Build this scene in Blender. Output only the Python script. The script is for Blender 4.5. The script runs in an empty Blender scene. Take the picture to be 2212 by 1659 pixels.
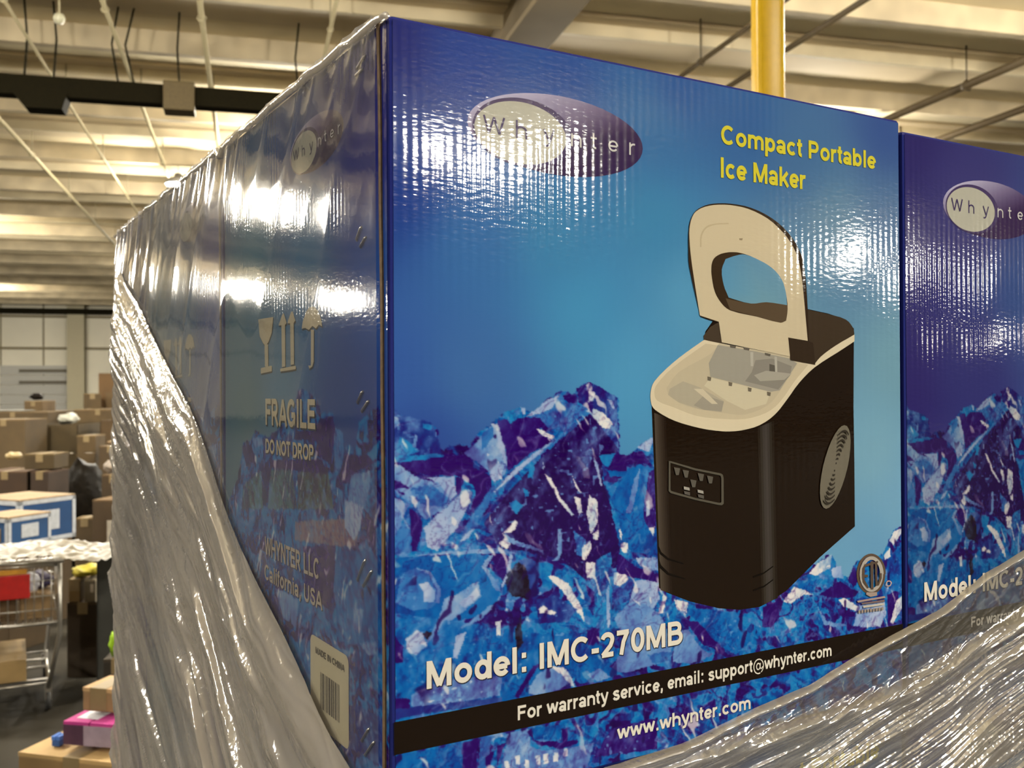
import bpy, bmesh, math, random
import numpy as np
from mathutils import Vector, Matrix

scene = bpy.context.scene
COL = scene.collection
random.seed(7)

# ------------------------------------------------------------------ camera
cam_data = bpy.data.cameras.new('camera')
cam_data.sensor_fit = 'HORIZONTAL'
cam_data.sensor_width = 36.0
cam_data.lens = 34.55
cam_data.clip_start = 0.02
cam_data.clip_end = 300
cam_data.dof.use_dof = True
cam_data.dof.focus_distance = 0.70
cam_data.dof.aperture_fstop = 16.0
cam = bpy.data.objects.new('camera', cam_data)
COL.objects.link(cam)
_fwd = Vector((0.257528, 0.966248, 0.0067)).normalized()
_up0 = Vector((0.003203, -0.007787, 0.999965))
_right = _fwd.cross(_up0).normalized()
_up = _right.cross(_fwd)
cam.matrix_world = Matrix(((_right.x, _up.x, -_fwd.x, -0.07493), (_right.y, _up.y, -_fwd.y, -0.54429),
                           (_right.z, _up.z, -_fwd.z, 1.72192), (0, 0, 0, 1)))
scene.camera = cam

# ------------------------------------------------------------------ world, exposure
world = bpy.data.worlds.new('warehouse_air')
scene.world = world
world.use_nodes = True
_bg = world.node_tree.nodes['Background']
_bg.inputs['Color'].default_value = (1.0, 0.90, 0.74, 1)
_bg.inputs['Strength'].default_value = 0.10
scene.cycles.max_bounces = 4
scene.cycles.diffuse_bounces = 2
scene.cycles.glossy_bounces = 2
scene.cycles.transmission_bounces = 2
scene.cycles.transparent_max_bounces = 6
scene.cycles.use_adaptive_sampling = True
scene.cycles.adaptive_threshold = 0.15
scene.cycles.sample_clamp_indirect = 6.0
scene.view_settings.view_transform = 'Standard'
scene.view_settings.look = 'None'
scene.view_settings.exposure = 0.0
scene.view_settings.gamma = 1.0
scene.view_settings.use_curve_mapping = False

LAMP_WATTS = 170.0
ROOF_FILL = 3.2  # strength of the extra point light that lifts the roof
LAMP_COLOUR = (1.0, 0.92, 0.77)
# high-bay lamps: one in view, some set by reflections, the rest added fill
LAMPS = [(-1.55, 21.66), (11.97, -12.8), (13.85, -12.15), (29.0, -12.8), (38.2, -14.1), (85.0, -25.8), (-12.6, 19.2), (-21.2, 35.2), (-27.9, 37.0),
         (3.4, 7.2), (-3.2, 6.8), (-7.5, -5.5), (3.0, -5.0), (-12.0, 4.0), (22.0, 8.0), (12.0, 22.0), (-1.0, 37.0), (16.0, 4.0), (-12.0, 49.0), (-8.0, 30.0), (7.0, 22.0), (13.0, 34.0), (10.0, 48.0), (20.0, 22.0),  # from here on unseen lamps, added to brighten roof and cartons
         (0.6, 17.5), (5.5, 16.5), (10.0, 15.5), (-8.5, 8.0), (9.5, 7.2)]

# ------------------------------------------------------------------ constants of the pallet
PHI = math.radians(15.93)          # the pallet stands turned in the hall
W, D, H = 0.4338, 0.3491, 0.4481   # one printed carton
ZTOP = 1.932                       # top of the load

# ------------------------------------------------------------------ traced print of the carton: metres on the sheet, from its top edge down
ICE_FRONT_TOP=[(-.0033,-.2154),(-.0005,-.2185),(.0034,-.2199),(.0062,-.2235),(.013,-.2254),(.0189,-.2259),(.0259,-.2279),(.0289,-.232),(.0304,-.2402),(.0319,-.2448),(.036,-.2413),(.0411,-.241),(.0494,-.2431),(.0537,-.2382),(.0579,-.2337),(.0644,-.2301),(.0687,-.2278),(.0742,-.2228),(.0786,-.2209),(.0852,-.2201),(.0897,-.2211),(.0942,-.224),(.1034,-.2155),(.1127,-.2112),(.1233,-.2132),(.1258,-.2083),(.1354,-.2048),(.1452,-.2098),(.1564,-.2139),(.1576,-.2251),(.1575,-.2402),(.158,-.2504),(.165,-.2517),(.1727,-.2489),(.178,-.2439),(.1859,-.24),(.2077,-.2449),(.2429,-.277),(.293,-.3176),(.3375,-.3378),(.3474,-.3319),(.3545,-.3335),(.3601,-.342),(.3659,-.3495),(.3717,-.3521),(.3762,-.3425),(.3822,-.3401),(.4064,-.3372),(.4126,-.3337),(.4174,-.3258),(.4222,-.32),(.4317,-.3166),(.4397,-.314)]
ICE_FRONT=[
('navy',1.0,[(-.0033,-.2167),(.0034,-.2199),(.0062,-.2235),(.0189,-.2259),(.0259,-.2279),(.0304,-.2402),(.0319,-.2466),(.0129,-.2468),(-.0035,-.2479)]),
('light',.6,[(-.0005,-.2238),(.0043,-.2243),(.0057,-.2288),(.0014,-.2313),(-.0015,-.2286)]),
('teal',.6,[(.0052,-.2359),(.0189,-.2434),(.011,-.2467),(.0032,-.2446)]),
('teal',.5,[(.0204,-.2282),(.0259,-.2292),(.0249,-.2319),(.0209,-.2309)]),
('light',.4,[(.0145,-.2352),(.0169,-.2353),(.0157,-.2415),(.0134,-.2419)]),
('dark',.25,[(-.002,-.2471),(.0208,-.2462),(.0452,-.2471),(.0504,-.2492),(.0525,-.2548),(.0642,-.26),(.0647,-.2666),(.0588,-.2727),(.0492,-.2814),(.0535,-.2697),(.0525,-.265),(.0472,-.261),(.041,-.2589),(.0228,-.258),(.0129,-.2548),(.0061,-.2505),(-.0021,-.2497)]),
('teal',.4,[(-.002,-.2467),(.0208,-.246),(.0349,-.2469),(.0228,-.249),(.0051,-.25),(-.0021,-.2497)]),
('light',.35,[(-.0025,-.2506),(.0061,-.2518),(.0148,-.2576),(.0218,-.2606),(.0298,-.2628),(.0379,-.2724),(.0317,-.2784),(.0216,-.2831),(.0157,-.2755),(.0118,-.2717),(-.0007,-.2639)]),
('pale',.15,[(.0218,-.2593),(.0405,-.2593),(.041,-.2698),(.0379,-.2724),(.0298,-.2628)]),
('pale',.15,[(.0493,-.2666),(.0514,-.2695),(.0461,-.2812),(.0419,-.2882),(.0286,-.3012),(.0226,-.2984),(.0206,-.2875),(.0317,-.2784),(.042,-.2708)]),
('mid',.5,[(.0114,-.2645),(.0257,-.2635),(.0368,-.2723),(.0327,-.2766),(.0177,-.2739)]),
('light',.3,[(-.0026,-.2664),(.0118,-.2735),(.004,-.2889),(-.0009,-.3008),(-.0028,-.2989)]),
('mid',.3,[(.003,-.2897),(.0118,-.2788),(.0127,-.3003),(.0001,-.3009)]),
('dark',.15,[(.0123,-.2762),(.0167,-.2792),(.0201,-.2839),(.0196,-.291),(.0156,-.3005),(.0127,-.3007)]),
('dark',.3,[(-.0026,-.2581),(.0061,-.2607),(.0119,-.2646),(.008,-.2679),(.0003,-.2639),(-.0026,-.2629)]),
('light',.2,[(.0051,-.2638),(.0119,-.2646),(.0099,-.2671),(.0041,-.2655)]),
('dark',.2,[(.041,-.2598),(.0472,-.2592),(.043,-.269),(.041,-.2708)]),
('light',.6,[(.0463,-.2462),(.0558,-.2392),(.0644,-.2301),(.0692,-.2297),(.073,-.2435),(.0746,-.2492),(.074,-.2586),(.0663,-.2648),(.0631,-.2581),(.0557,-.2522)]),
('mid',.4,[(.0579,-.2365),(.0654,-.2301),(.0665,-.2376),(.0579,-.2448)]),
('pale',.2,[(.0687,-.2311),(.0724,-.2378),(.0745,-.2548),(.0718,-.251),(.0692,-.2415)]),
('pale',.5,[(.0621,-.2543),(.0664,-.2526),(.0729,-.2538),(.0707,-.2622),(.0658,-.2638)]),
('dark',.2,[(.0687,-.2283),(.0863,-.2258),(.0976,-.2265),(.1022,-.2319),(.0953,-.2337),(.1044,-.2397),(.0975,-.2453),(.0751,-.2577),(.074,-.2454)]),
('teal',.6,[(.0731,-.2227),(.0797,-.2209),(.0819,-.2257),(.0774,-.2304)]),
('pale',.3,[(.0852,-.2201),(.0886,-.2201),(.088,-.2244),(.0863,-.2239)]),
('mid',.8,[(.0897,-.2254),(.1034,-.2164),(.1127,-.2116),(.1186,-.2176),(.1245,-.2176),(.1365,-.2207),(.1208,-.2313),(.1126,-.2351),(.1033,-.2329),(.0976,-.227)]),
('pale',.25,[(.0891,-.2257),(.1046,-.2155),(.1127,-.2131),(.108,-.2204),(.0988,-.2241)]),
('navy',1.0,[(.1246,-.2088),(.1354,-.2048),(.1564,-.2144),(.1574,-.2494),(.1437,-.2459),(.1377,-.2247),(.1269,-.2167)]),
('white',.3,[(.1378,-.2208),(.1451,-.2239),(.1538,-.2311),(.15,-.235),(.1426,-.2338),(.1383,-.2297)]),
('white',.2,[(.133,-.2068),(.1357,-.2053),(.136,-.2103),(.1336,-.2103)]),
('white',.3,[(.1351,-.2108),(.14,-.2118),(.1378,-.2168),(.1341,-.2167)]),
('pale',.2,[(.1489,-.2159),(.1526,-.2169),(.1551,-.224),(.1513,-.2199)]),
('deep',.55,[(.1365,-.2247),(.1574,-.2483),(.1449,-.2559),(.1448,-.2679),(.1509,-.2823),(.1582,-.3111),(.1543,-.3259),(.1322,-.3286),(.1144,-.3141),(.0858,-.3058),(.0704,-.3035),(.0587,-.2876),(.0783,-.2682),(.1044,-.2465)]),
('mid',.5,[(.0418,-.3001),(.0481,-.2859),(.0641,-.2675),(.0862,-.2534),(.109,-.2408),(.1208,-.2304),(.1365,-.2247),(.1184,-.2362),(.0975,-.2501),(.0783,-.2616),(.0641,-.2749),(.0534,-.2891),(.046,-.2986)]),
('pale',.3,[(.0641,-.2712),(.0772,-.2587),(.0929,-.2489),(.1102,-.2389),(.0975,-.2491),(.0794,-.2607)]),
('pale',.3,[(.0429,-.2974),(.0471,-.2923),(.0534,-.2891),(.0491,-.2952)]),
('white',.2,[(.0953,-.2332),(.0998,-.2338),(.1085,-.2388),(.1067,-.2402),(.0975,-.2356)]),
('white',.2,[(.102,-.2609),(.1066,-.264),(.1135,-.276),(.1231,-.2865),(.1216,-.2881),(.1111,-.2769)]),
('pale',.2,[(.1375,-.2516),(.1412,-.2558),(.1445,-.2719),(.1423,-.2688)]),
('white',.2,[(.1218,-.2628),(.1259,-.2689),(.1307,-.2746),(.1253,-.2709)]),
('white',.2,[(.1229,-.2756),(.1277,-.2769),(.1291,-.2859),(.1264,-.2877)]),
('white',.35,[(.1349,-.2754),(.141,-.2797),(.1415,-.2927),(.136,-.2993),(.1324,-.2861)]),
('white',.3,[(.1372,-.2994),(.1421,-.2977),(.1408,-.3046),(.1378,-.3034)]),
('white',.2,[(.0804,-.2873),(.0826,-.2894),(.0781,-.2947),(.0716,-.2951)]),
('white',.2,[(.0699,-.3006),(.0737,-.2972),(.0781,-.3013),(.0748,-.3043)]),
('teal',.3,[(.0766,-.2776),(.0805,-.275),(.086,-.2791),(.0815,-.2845)]),
('teal',.3,[(.0855,-.2686),(.0894,-.2698),(.09,-.2737),(.0871,-.2745)]),
('teal',.4,[(.0906,-.2546),(.0946,-.2557),(.0934,-.2633),(.0895,-.2627)]),
('pale',.2,[(.0997,-.2521),(.1014,-.256),(.1008,-.2589)]),
('light',.3,[(.111,-.2954),(.1133,-.2955),(.1144,-.3083),(.1121,-.3134),(.1062,-.3144),(.1109,-.3109)]),
('light',.4,[(.0737,-.2953),(.0825,-.2998),(.0971,-.3058),(.0982,-.3074),(.0836,-.3032),(.0748,-.2992)]),
('mid',.7,[(.1228,-.2963),(.1323,-.3029),(.1322,-.3158),(.1251,-.3122)]),
('white',.5,[(.1287,-.3086),(.1347,-.3041),(.1372,-.3073),(.1322,-.3158),(.1286,-.3155)]),
('blue',.3,[(-.0028,-.3024),(.0629,-.3061),(.0575,-.3126),(.0703,-.3288),(.0681,-.3333),(.0573,-.3413),(.0223,-.3442),(-.0029,-.341)]),
('light',.25,[(.0127,-.3022),(.0408,-.3023),(.0704,-.3033),(.0781,-.3056),(.0814,-.3078),(.0704,-.3058),(.0408,-.3044)]),
('mid',.5,[(.0068,-.3121),(.0166,-.3087),(.0255,-.3131),(.031,-.3227),(.0294,-.3302),(.0224,-.3335),(.0125,-.3323),(.0028,-.3276)]),
('light',.2,[(.0156,-.3086),(.0255,-.3131),(.031,-.3227),(.0296,-.3307),(.0274,-.3305),(.0285,-.3224),(.0245,-.3148)]),
('pale',.3,[(.017,-.3194),(.0225,-.3182),(.0274,-.3232),(.0264,-.3303),(.0204,-.3288),(.0195,-.3233)]),
('light',.4,[(.0355,-.3296),(.0553,-.3207),(.0574,-.3302),(.0447,-.3389),(.0293,-.3451),(.0314,-.3345)]),
('pale',.3,[(.0427,-.3331),(.0542,-.3243),(.0563,-.3291),(.0468,-.3364)]),
('dark',.2,[(.0629,-.3061),(.0726,-.3065),(.077,-.3088),(.0747,-.3152),(.0714,-.3224),(.0682,-.3174)]),
('light',.3,[(.0575,-.3126),(.0628,-.3066),(.0661,-.3064),(.0607,-.3129),(.0681,-.3239),(.0703,-.3288),(.067,-.3275)]),
('pale',.2,[(.0764,-.307),(.0781,-.3079),(.0775,-.3154),(.0719,-.3262),(.0703,-.3269),(.0747,-.3171)]),
('black',.4,[(.0747,-.3189),(.0825,-.3121),(.0914,-.313),(.0958,-.3268),(.089,-.3356),(.0779,-.3325),(.0736,-.3245)]),
('navy',.4,[(.0814,-.3111),(.0914,-.3111),(.097,-.3212),(.0969,-.3346),(.0924,-.3379),(.0902,-.3262),(.088,-.3165)]),
('white',.25,[(.1033,-.3228),(.1097,-.3234),(.1202,-.3313),(.1284,-.344),(.1308,-.3542),(.1248,-.3475),(.1143,-.3336)]),
('white',.5,[(.131,-.3177),(.1383,-.3183),(.1395,-.3284),(.1322,-.3267)]),
('navy',1.0,[(.0946,-.3363),(.1084,-.3359),(.1248,-.3456),(.1177,-.3526),(.0968,-.3509)]),
('white',.5,[(.0969,-.3423),(.1003,-.3408),(.1037,-.3436),(.1095,-.3457),(.1072,-.3469),(.0969,-.3452)]),
('teal',.7,[(.1395,-.3165),(.1507,-.3125),(.1524,-.3328),(.1491,-.3605),(.1368,-.3589)]),
('pale',.3,[(.1468,-.3382),(.1493,-.3324),(.1503,-.3585),(.1479,-.3603)]),
('mid',.8,[(.1519,-.3226),(.1645,-.3239),(.1708,-.3316),(.1643,-.3442),(.1517,-.3488)]),
('white',.6,[(.1531,-.3258),(.1619,-.3246),(.1644,-.331),(.158,-.3354),(.153,-.3328)]),
('pale',.35,[(.1708,-.3326),(.1884,-.335),(.1903,-.3471),(.1823,-.3544),(.1617,-.354),(.1682,-.3395)]),
('dark',.15,[(.1557,-.3129),(.1722,-.3246),(.1904,-.3305),(.1904,-.3362),(.1695,-.331),(.1556,-.325)]),
('blue',.4,[(.1509,-.2793),(.1636,-.2618),(.1752,-.2582),(.191,-.2641),(.1905,-.3191),(.1697,-.3142),(.157,-.308),(.1583,-.2929)]),
('teal',.3,[(.1424,-.2518),(.1549,-.2498),(.1561,-.2564),(.1498,-.2586),(.1461,-.258)]),
('dark',.4,[(.1549,-.2503),(.165,-.2517),(.1636,-.2618),(.1547,-.2684),(.1448,-.2679),(.1486,-.2611)]),
('blue',.3,[(.1486,-.2611),(.1649,-.2618),(.1624,-.2648),(.1498,-.2652)]),
('dark',.2,[(.165,-.2527),(.1766,-.2495),(.1818,-.2575),(.1649,-.258)]),
('pale',.25,[(.1727,-.2479),(.1832,-.241),(.1872,-.2411),(.1818,-.2502)]),
('dark',.5,[(.1769,-.2922),(.1817,-.2637),(.1883,-.2619),(.188,-.3002),(.1828,-.3009)]),
('pale',.3,[(.1803,-.2821),(.1829,-.2813),(.1828,-.2906),(.1795,-.2924)]),
('light',.3,[(.1635,-.2882),(.17,-.2672),(.1752,-.2603),(.1725,-.2735),(.1673,-.2895)]),
('white',.2,[(.1815,-.2992),(.1874,-.2991),(.1853,-.3052)]),
('white',.2,[(.1577,-.2969),(.1602,-.3022),(.1595,-.3062),(.1576,-.303)]),
('white',.3,[(.1589,-.3071),(.1646,-.3086),(.1639,-.3136),(.1595,-.3133)]),
('pale',.5,[(.1709,-.3178),(.1892,-.3195),(.1891,-.3283),(.1747,-.3238)]),
('blue',.75,[(-.0012,-.3327),(.0413,-.3423),(.0829,-.3548),(.1337,-.3615),(.1515,-.3834),(.0827,-.3935),(-.0014,-.3917)]),
('dark',.3,[(-.0021,-.3437),(.0034,-.347),(.0072,-.3536),(.0071,-.3613),(-.0022,-.3608)]),
('pale',.5,[(.0086,-.3486),(.0158,-.3443),(.0196,-.3466),(.0215,-.3538),(.0147,-.3581),(.01,-.3565)]),
('black',.3,[(.0191,-.3474),(.0225,-.3452),(.0259,-.3474),(.0225,-.3513)]),
('pale',.3,[(.0402,-.351),(.0473,-.3497),(.0442,-.3569),(.0412,-.3636),(.0382,-.3632),(.0392,-.3562)]),
('light',.2,[(.0433,-.3461),(.0556,-.3404),(.0639,-.3351),(.066,-.3362),(.0566,-.3433),(.0443,-.3471)]),
('white',.2,[(.067,-.3464),(.0707,-.3459),(.0701,-.3541),(.0669,-.3546)]),
('light',.3,[(.0334,-.3289),(.0374,-.3276),(.0353,-.338),(.0284,-.3477),(.0205,-.3537),(.0264,-.3457)]),
('black',.5,[(.0797,-.3526),(.0841,-.3448),(.0851,-.3607),(.0807,-.3656)]),
('light',.7,[(.0118,-.3802),(.0312,-.3745),(.071,-.3779),(.0699,-.3896),(.041,-.3885),(.0127,-.389)]),
('dark',.2,[(-.0023,-.3796),(.0108,-.3822),(.0108,-.3882),(-.0023,-.3864)]),
('navy',.3,[(-.0023,-.3864),(.041,-.3885),(.072,-.3909),(.0709,-.3943),(.0311,-.3921),(-.0024,-.3924)]),
('blue',.3,[(.0709,-.3898),(.0937,-.3749),(.1004,-.3758),(.0871,-.3896),(.0827,-.3945),(.072,-.3945)]),
('dark',.2,[(.0795,-.3921),(.0926,-.3756),(.1004,-.3749),(.0948,-.3778),(.086,-.3895),(.0827,-.3935)]),
('light',.4,[(.0892,-.3918),(.0948,-.3816),(.1048,-.3784),(.1139,-.3816),(.1218,-.3904),(.1104,-.3934),(.0936,-.3935)]),
('white',.2,[(.1048,-.3774),(.1139,-.3797),(.1207,-.3865),(.1236,-.3936),(.1195,-.392),(.1138,-.3845)]),
('blue',.4,[(.1116,-.3756),(.1395,-.3758),(.1564,-.388),(.1514,-.3941),(.1265,-.3921)]),
('light',.4,[(.1324,-.3873),(.1419,-.3849),(.1515,-.3921),(.1394,-.3922)]),
('dark',.2,[(.1491,-.385),(.1564,-.3801),(.1638,-.3802),(.1564,-.387),(.1527,-.3865)]),
('light',.25,[(.1529,-.3552),(.1641,-.3466),(.1766,-.3481),(.1893,-.3546),(.2009,-.3784),(.1982,-.3882),(.1576,-.3901),(.1515,-.3853),(.1639,-.3713)]),
('mid',.5,[(.1801,-.3816),(.2009,-.3825),(.1995,-.3884),(.1852,-.3883)]),
('dark',.2,[(.2123,-.3635),(.2224,-.3658),(.243,-.3842),(.2451,-.3897),(.2291,-.3823),(.221,-.3749)]),
('light',.35,[(.2076,-.3691),(.2143,-.3699),(.2291,-.3864),(.2374,-.3897),(.2154,-.3927),(.2008,-.3886),(.2022,-.3786)]),
('blue',.5,[(.2104,-.3551),(.2574,-.3627),(.2717,-.3838),(.2571,-.3925),(.243,-.3842),(.2224,-.3658)]),
('white',.15,[(.1933,-.3439),(.1972,-.3454),(.1932,-.3561),(.1893,-.3556)]),
('white',.4,[(.2024,-.348),(.2144,-.3514),(.213,-.3585),(.205,-.3555)]),
('dark',.4,[(.1326,-.3594),(.142,-.3596),(.142,-.3664),(.1372,-.3697),(.1325,-.369)]),
('blue',.3,[(-.0024,-.412),(.031,-.4132),(.047,-.4127),(.0468,-.4394),(-.0025,-.4324)]),
('dark',.15,[(.0439,-.4131),(.0563,-.413),(.0542,-.4211),(.0527,-.439),(.0445,-.4373)]),
('mid',.3,[(.057,-.4125),(.064,-.4126),(.0619,-.4226),(.0583,-.4401),(.0534,-.4391)]),
('dark',.2,[(.0597,-.4234),(.0654,-.4214),(.0625,-.4288),(.0618,-.4409),(.0596,-.4404)]),
('light',.45,[(.0747,-.4133),(.0893,-.4128),(.0907,-.4238),(.0989,-.4285),(.1377,-.4307),(.1328,-.4441),(.1063,-.4502),(.0681,-.4422)]),
('dark',.2,[(.0675,-.4194),(.0733,-.418),(.0696,-.4265),(.0668,-.4321)]),
('dark',.2,[(.0878,-.4145),(.0908,-.4131),(.093,-.4198),(.0974,-.4225),(.1065,-.4236),(.1111,-.4257),(.1157,-.4246),(.1243,-.4256),(.125,-.4277),(.1172,-.4288),(.111,-.4295),(.1065,-.4274),(.0959,-.4241)]),
('dark',.3,[(.1127,-.4171),(.1181,-.4187),(.1172,-.4256),(.1141,-.4256)]),
('blue',.6,[(.0915,-.4132),(.1119,-.415),(.1126,-.4241),(.0937,-.4206)]),
('white',.2,[(.0723,-.4292),(.0752,-.4298),(.0757,-.4351),(.0723,-.4345)]),
('white',.2,[(.0796,-.4269),(.0825,-.4275),(.083,-.4329),(.0795,-.4322)]),
('white',.2,[(.0861,-.4307),(.0891,-.4313),(.0895,-.4367),(.0861,-.436)]),
('white',.2,[(.0943,-.4298),(.0972,-.4304),(.0977,-.4358),(.0942,-.4351)]),
('white',.2,[(.0999,-.4302),(.1029,-.4308),(.1034,-.4363),(.0998,-.4356)]),
('white',.2,[(.1071,-.431),(.1101,-.4316),(.1106,-.4371),(.107,-.4364)]),
('white',.2,[(.1144,-.4292),(.1174,-.4298),(.1179,-.4353),(.1143,-.4346)]),
('dark',.5,[(.1524,-.4242),(.1707,-.4235),(.1879,-.4238),(.1877,-.4442),(.1376,-.4392),(.1442,-.4306)]),
('white',.6,[(.3375,-.3374),(.3531,-.3319),(.3515,-.3421),(.3374,-.3466),(.3291,-.3438)]),
('pale',.3,[(.353,-.3423),(.363,-.3413),(.3658,-.3515),(.3543,-.3493)]),
('blue',.4,[(.3167,-.3474),(.3332,-.3491),(.3345,-.358),(.318,-.3533)]),
('white',.4,[(.314,-.3519),(.3235,-.3549),(.3344,-.36),(.3234,-.3587),(.3098,-.3639),(.3032,-.3603)]),
('dark',.35,[(.2835,-.3628),(.2965,-.3596),(.2991,-.3712),(.2911,-.3778),(.282,-.3766)]),
('dark',.3,[(.3702,-.3509),(.3777,-.3437),(.382,-.3532),(.376,-.3586)]),
('dark',.4,[(.3386,-.3604),(.3615,-.353),(.3819,-.3632),(.3759,-.3666),(.3527,-.364)]),
('white',.2,[(.3599,-.3667),(.3657,-.3654),(.3847,-.3756),(.3788,-.3769),(.3656,-.3724)]),
('dark',.3,[(.3584,-.3725),(.3788,-.3779),(.3758,-.3816),(.3612,-.3788)]),
('pale',.4,[(.3818,-.3733),(.4106,-.3735),(.4136,-.3831),(.4058,-.3924),(.3757,-.3886)]),
('light',.4,[(.3372,-.3681),(.3469,-.38),(.3698,-.3868),(.3611,-.3867),(.344,-.3826)]),
('dark',.25,[(.4138,-.3688),(.4279,-.3651),(.4261,-.3867),(.415,-.3936)]),
('white',.3,[(.4247,-.3741),(.4326,-.3708),(.435,-.3774),(.4213,-.3923),(.4182,-.3899)]),
('white',.3,[(.411,-.3376),(.4173,-.333),(.4188,-.3394),(.4125,-.3419)]),
('white',.3,[(.4174,-.3279),(.4221,-.321),(.4381,-.317),(.4316,-.3218),(.422,-.3314)]),
('blue',.6,[(.4141,-.343),(.4267,-.3338),(.438,-.3243),(.4374,-.3714),(.4154,-.3638)])]
ICE_SIDE_TOP=[(.0098,-.2166),(.017,-.2184),(.0319,-.2238),(.038,-.2269),(.0458,-.23),(.0475,-.2373),(.0507,-.2434),(.0621,-.2433),(.0688,-.2479),(.0722,-.2444),(.0842,-.2336),(.0876,-.2248),(.1021,-.2232),(.1096,-.2233),(.121,-.2142),(.1328,-.2108),(.145,-.2077),(.1555,-.2094),(.1598,-.2143),(.1664,-.2207),(.1867,-.2317),(.2228,-.2439),(.242,-.2435),(.2579,-.2394),(.2704,-.2481),(.2918,-.2502),(.2963,-.2614),(.31,-.2808),(.3384,-.3046)]
ICE_SIDE=[
('dark',.3,[(.1134,-.2279),(.0876,-.2261),(.0842,-.2336),(.0915,-.2554),(.1061,-.2525),(.1193,-.2426),(.1645,-.2438),(.1622,-.2381),(.1212,-.2354)]),
('dark',.3,[(.1144,-.228),(.0895,-.2255),(.0843,-.2358),(.0952,-.2554),(.1205,-.252)]),
('dark',.25,[(.0689,-.2492),(.0131,-.2454),(.0196,-.2509),(.047,-.257),(.0666,-.2675),(.0793,-.2638)]),
('teal',.4,[(.033,-.2464),(.0109,-.2376),(.011,-.2486),(.024,-.2503)]),
('light',.3,[(.0567,-.2604),(.0285,-.2558),(.0286,-.2645),(.0379,-.2793),(.0668,-.2822)]),
('mid',.6,[(.0843,-.233),(.0713,-.2354),(.0689,-.2474),(.0793,-.261),(.0872,-.2597)]),
('green',.6,[(.2194,-.2685),(.1702,-.2642),(.1575,-.2914),(.2272,-.2984)]),
('green',.9,[(.2922,-.2856),(.2423,-.27),(.2387,-.2995),(.2968,-.3054)]),
('olive',.9,[(.1572,-.2644),(.098,-.2594),(.0875,-.2843),(.1575,-.2914)]),
('dark',.4,[(.223,-.2609),(.109,-.2543),(.098,-.2623),(.2193,-.2674)]),
('light',.4,[(.2662,-.2468),(.242,-.2447),(.2382,-.2503),(.2581,-.2547)]),
('dark',.4,[(.2962,-.2541),(.2704,-.2517),(.2582,-.2629),(.2834,-.2704)]),
('salmon',.5,[(.1635,-.3007),(.0686,-.2882),(.0434,-.291),(.0534,-.3034),(.0959,-.308),(.1637,-.3137)]),
('dark',.4,[(.1472,-.3159),(.0848,-.3066),(.0823,-.3248),(.0964,-.3489),(.1412,-.3489)]),
('blue',.6,[(.0848,-.3105),(.0201,-.2998),(.007,-.3129),(.0074,-.3548),(.08,-.3662),(.0878,-.3335)]),
('light',.3,[(.0538,-.339),(.0391,-.3381),(.0441,-.3538),(.0565,-.3517)]),
('pale',.3,[(.0685,-.2767),(.0385,-.2776),(.0434,-.291),(.0534,-.2996),(.0686,-.2939)]),
('dark',.2,[(.0385,-.2785),(.02,-.2864),(.0068,-.2936),(.0224,-.3046),(.0339,-.2935)]),
('mid',.3,[(.02,-.2882),(.0023,-.2809),(.0025,-.3018),(.0202,-.3043)]),
('light',.2,[(.2104,-.3542),(.1574,-.3539),(.161,-.374),(.1886,-.3729)]),
('navy',.6,[(.1294,-.4163),(.0544,-.3981),(.0078,-.3942),(.0081,-.4212),(.0547,-.4253),(.0916,-.4269)]),
('light',.4,[(.0442,-.3594),(.0207,-.3533),(.0208,-.3605),(.0323,-.3631)])]
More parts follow.
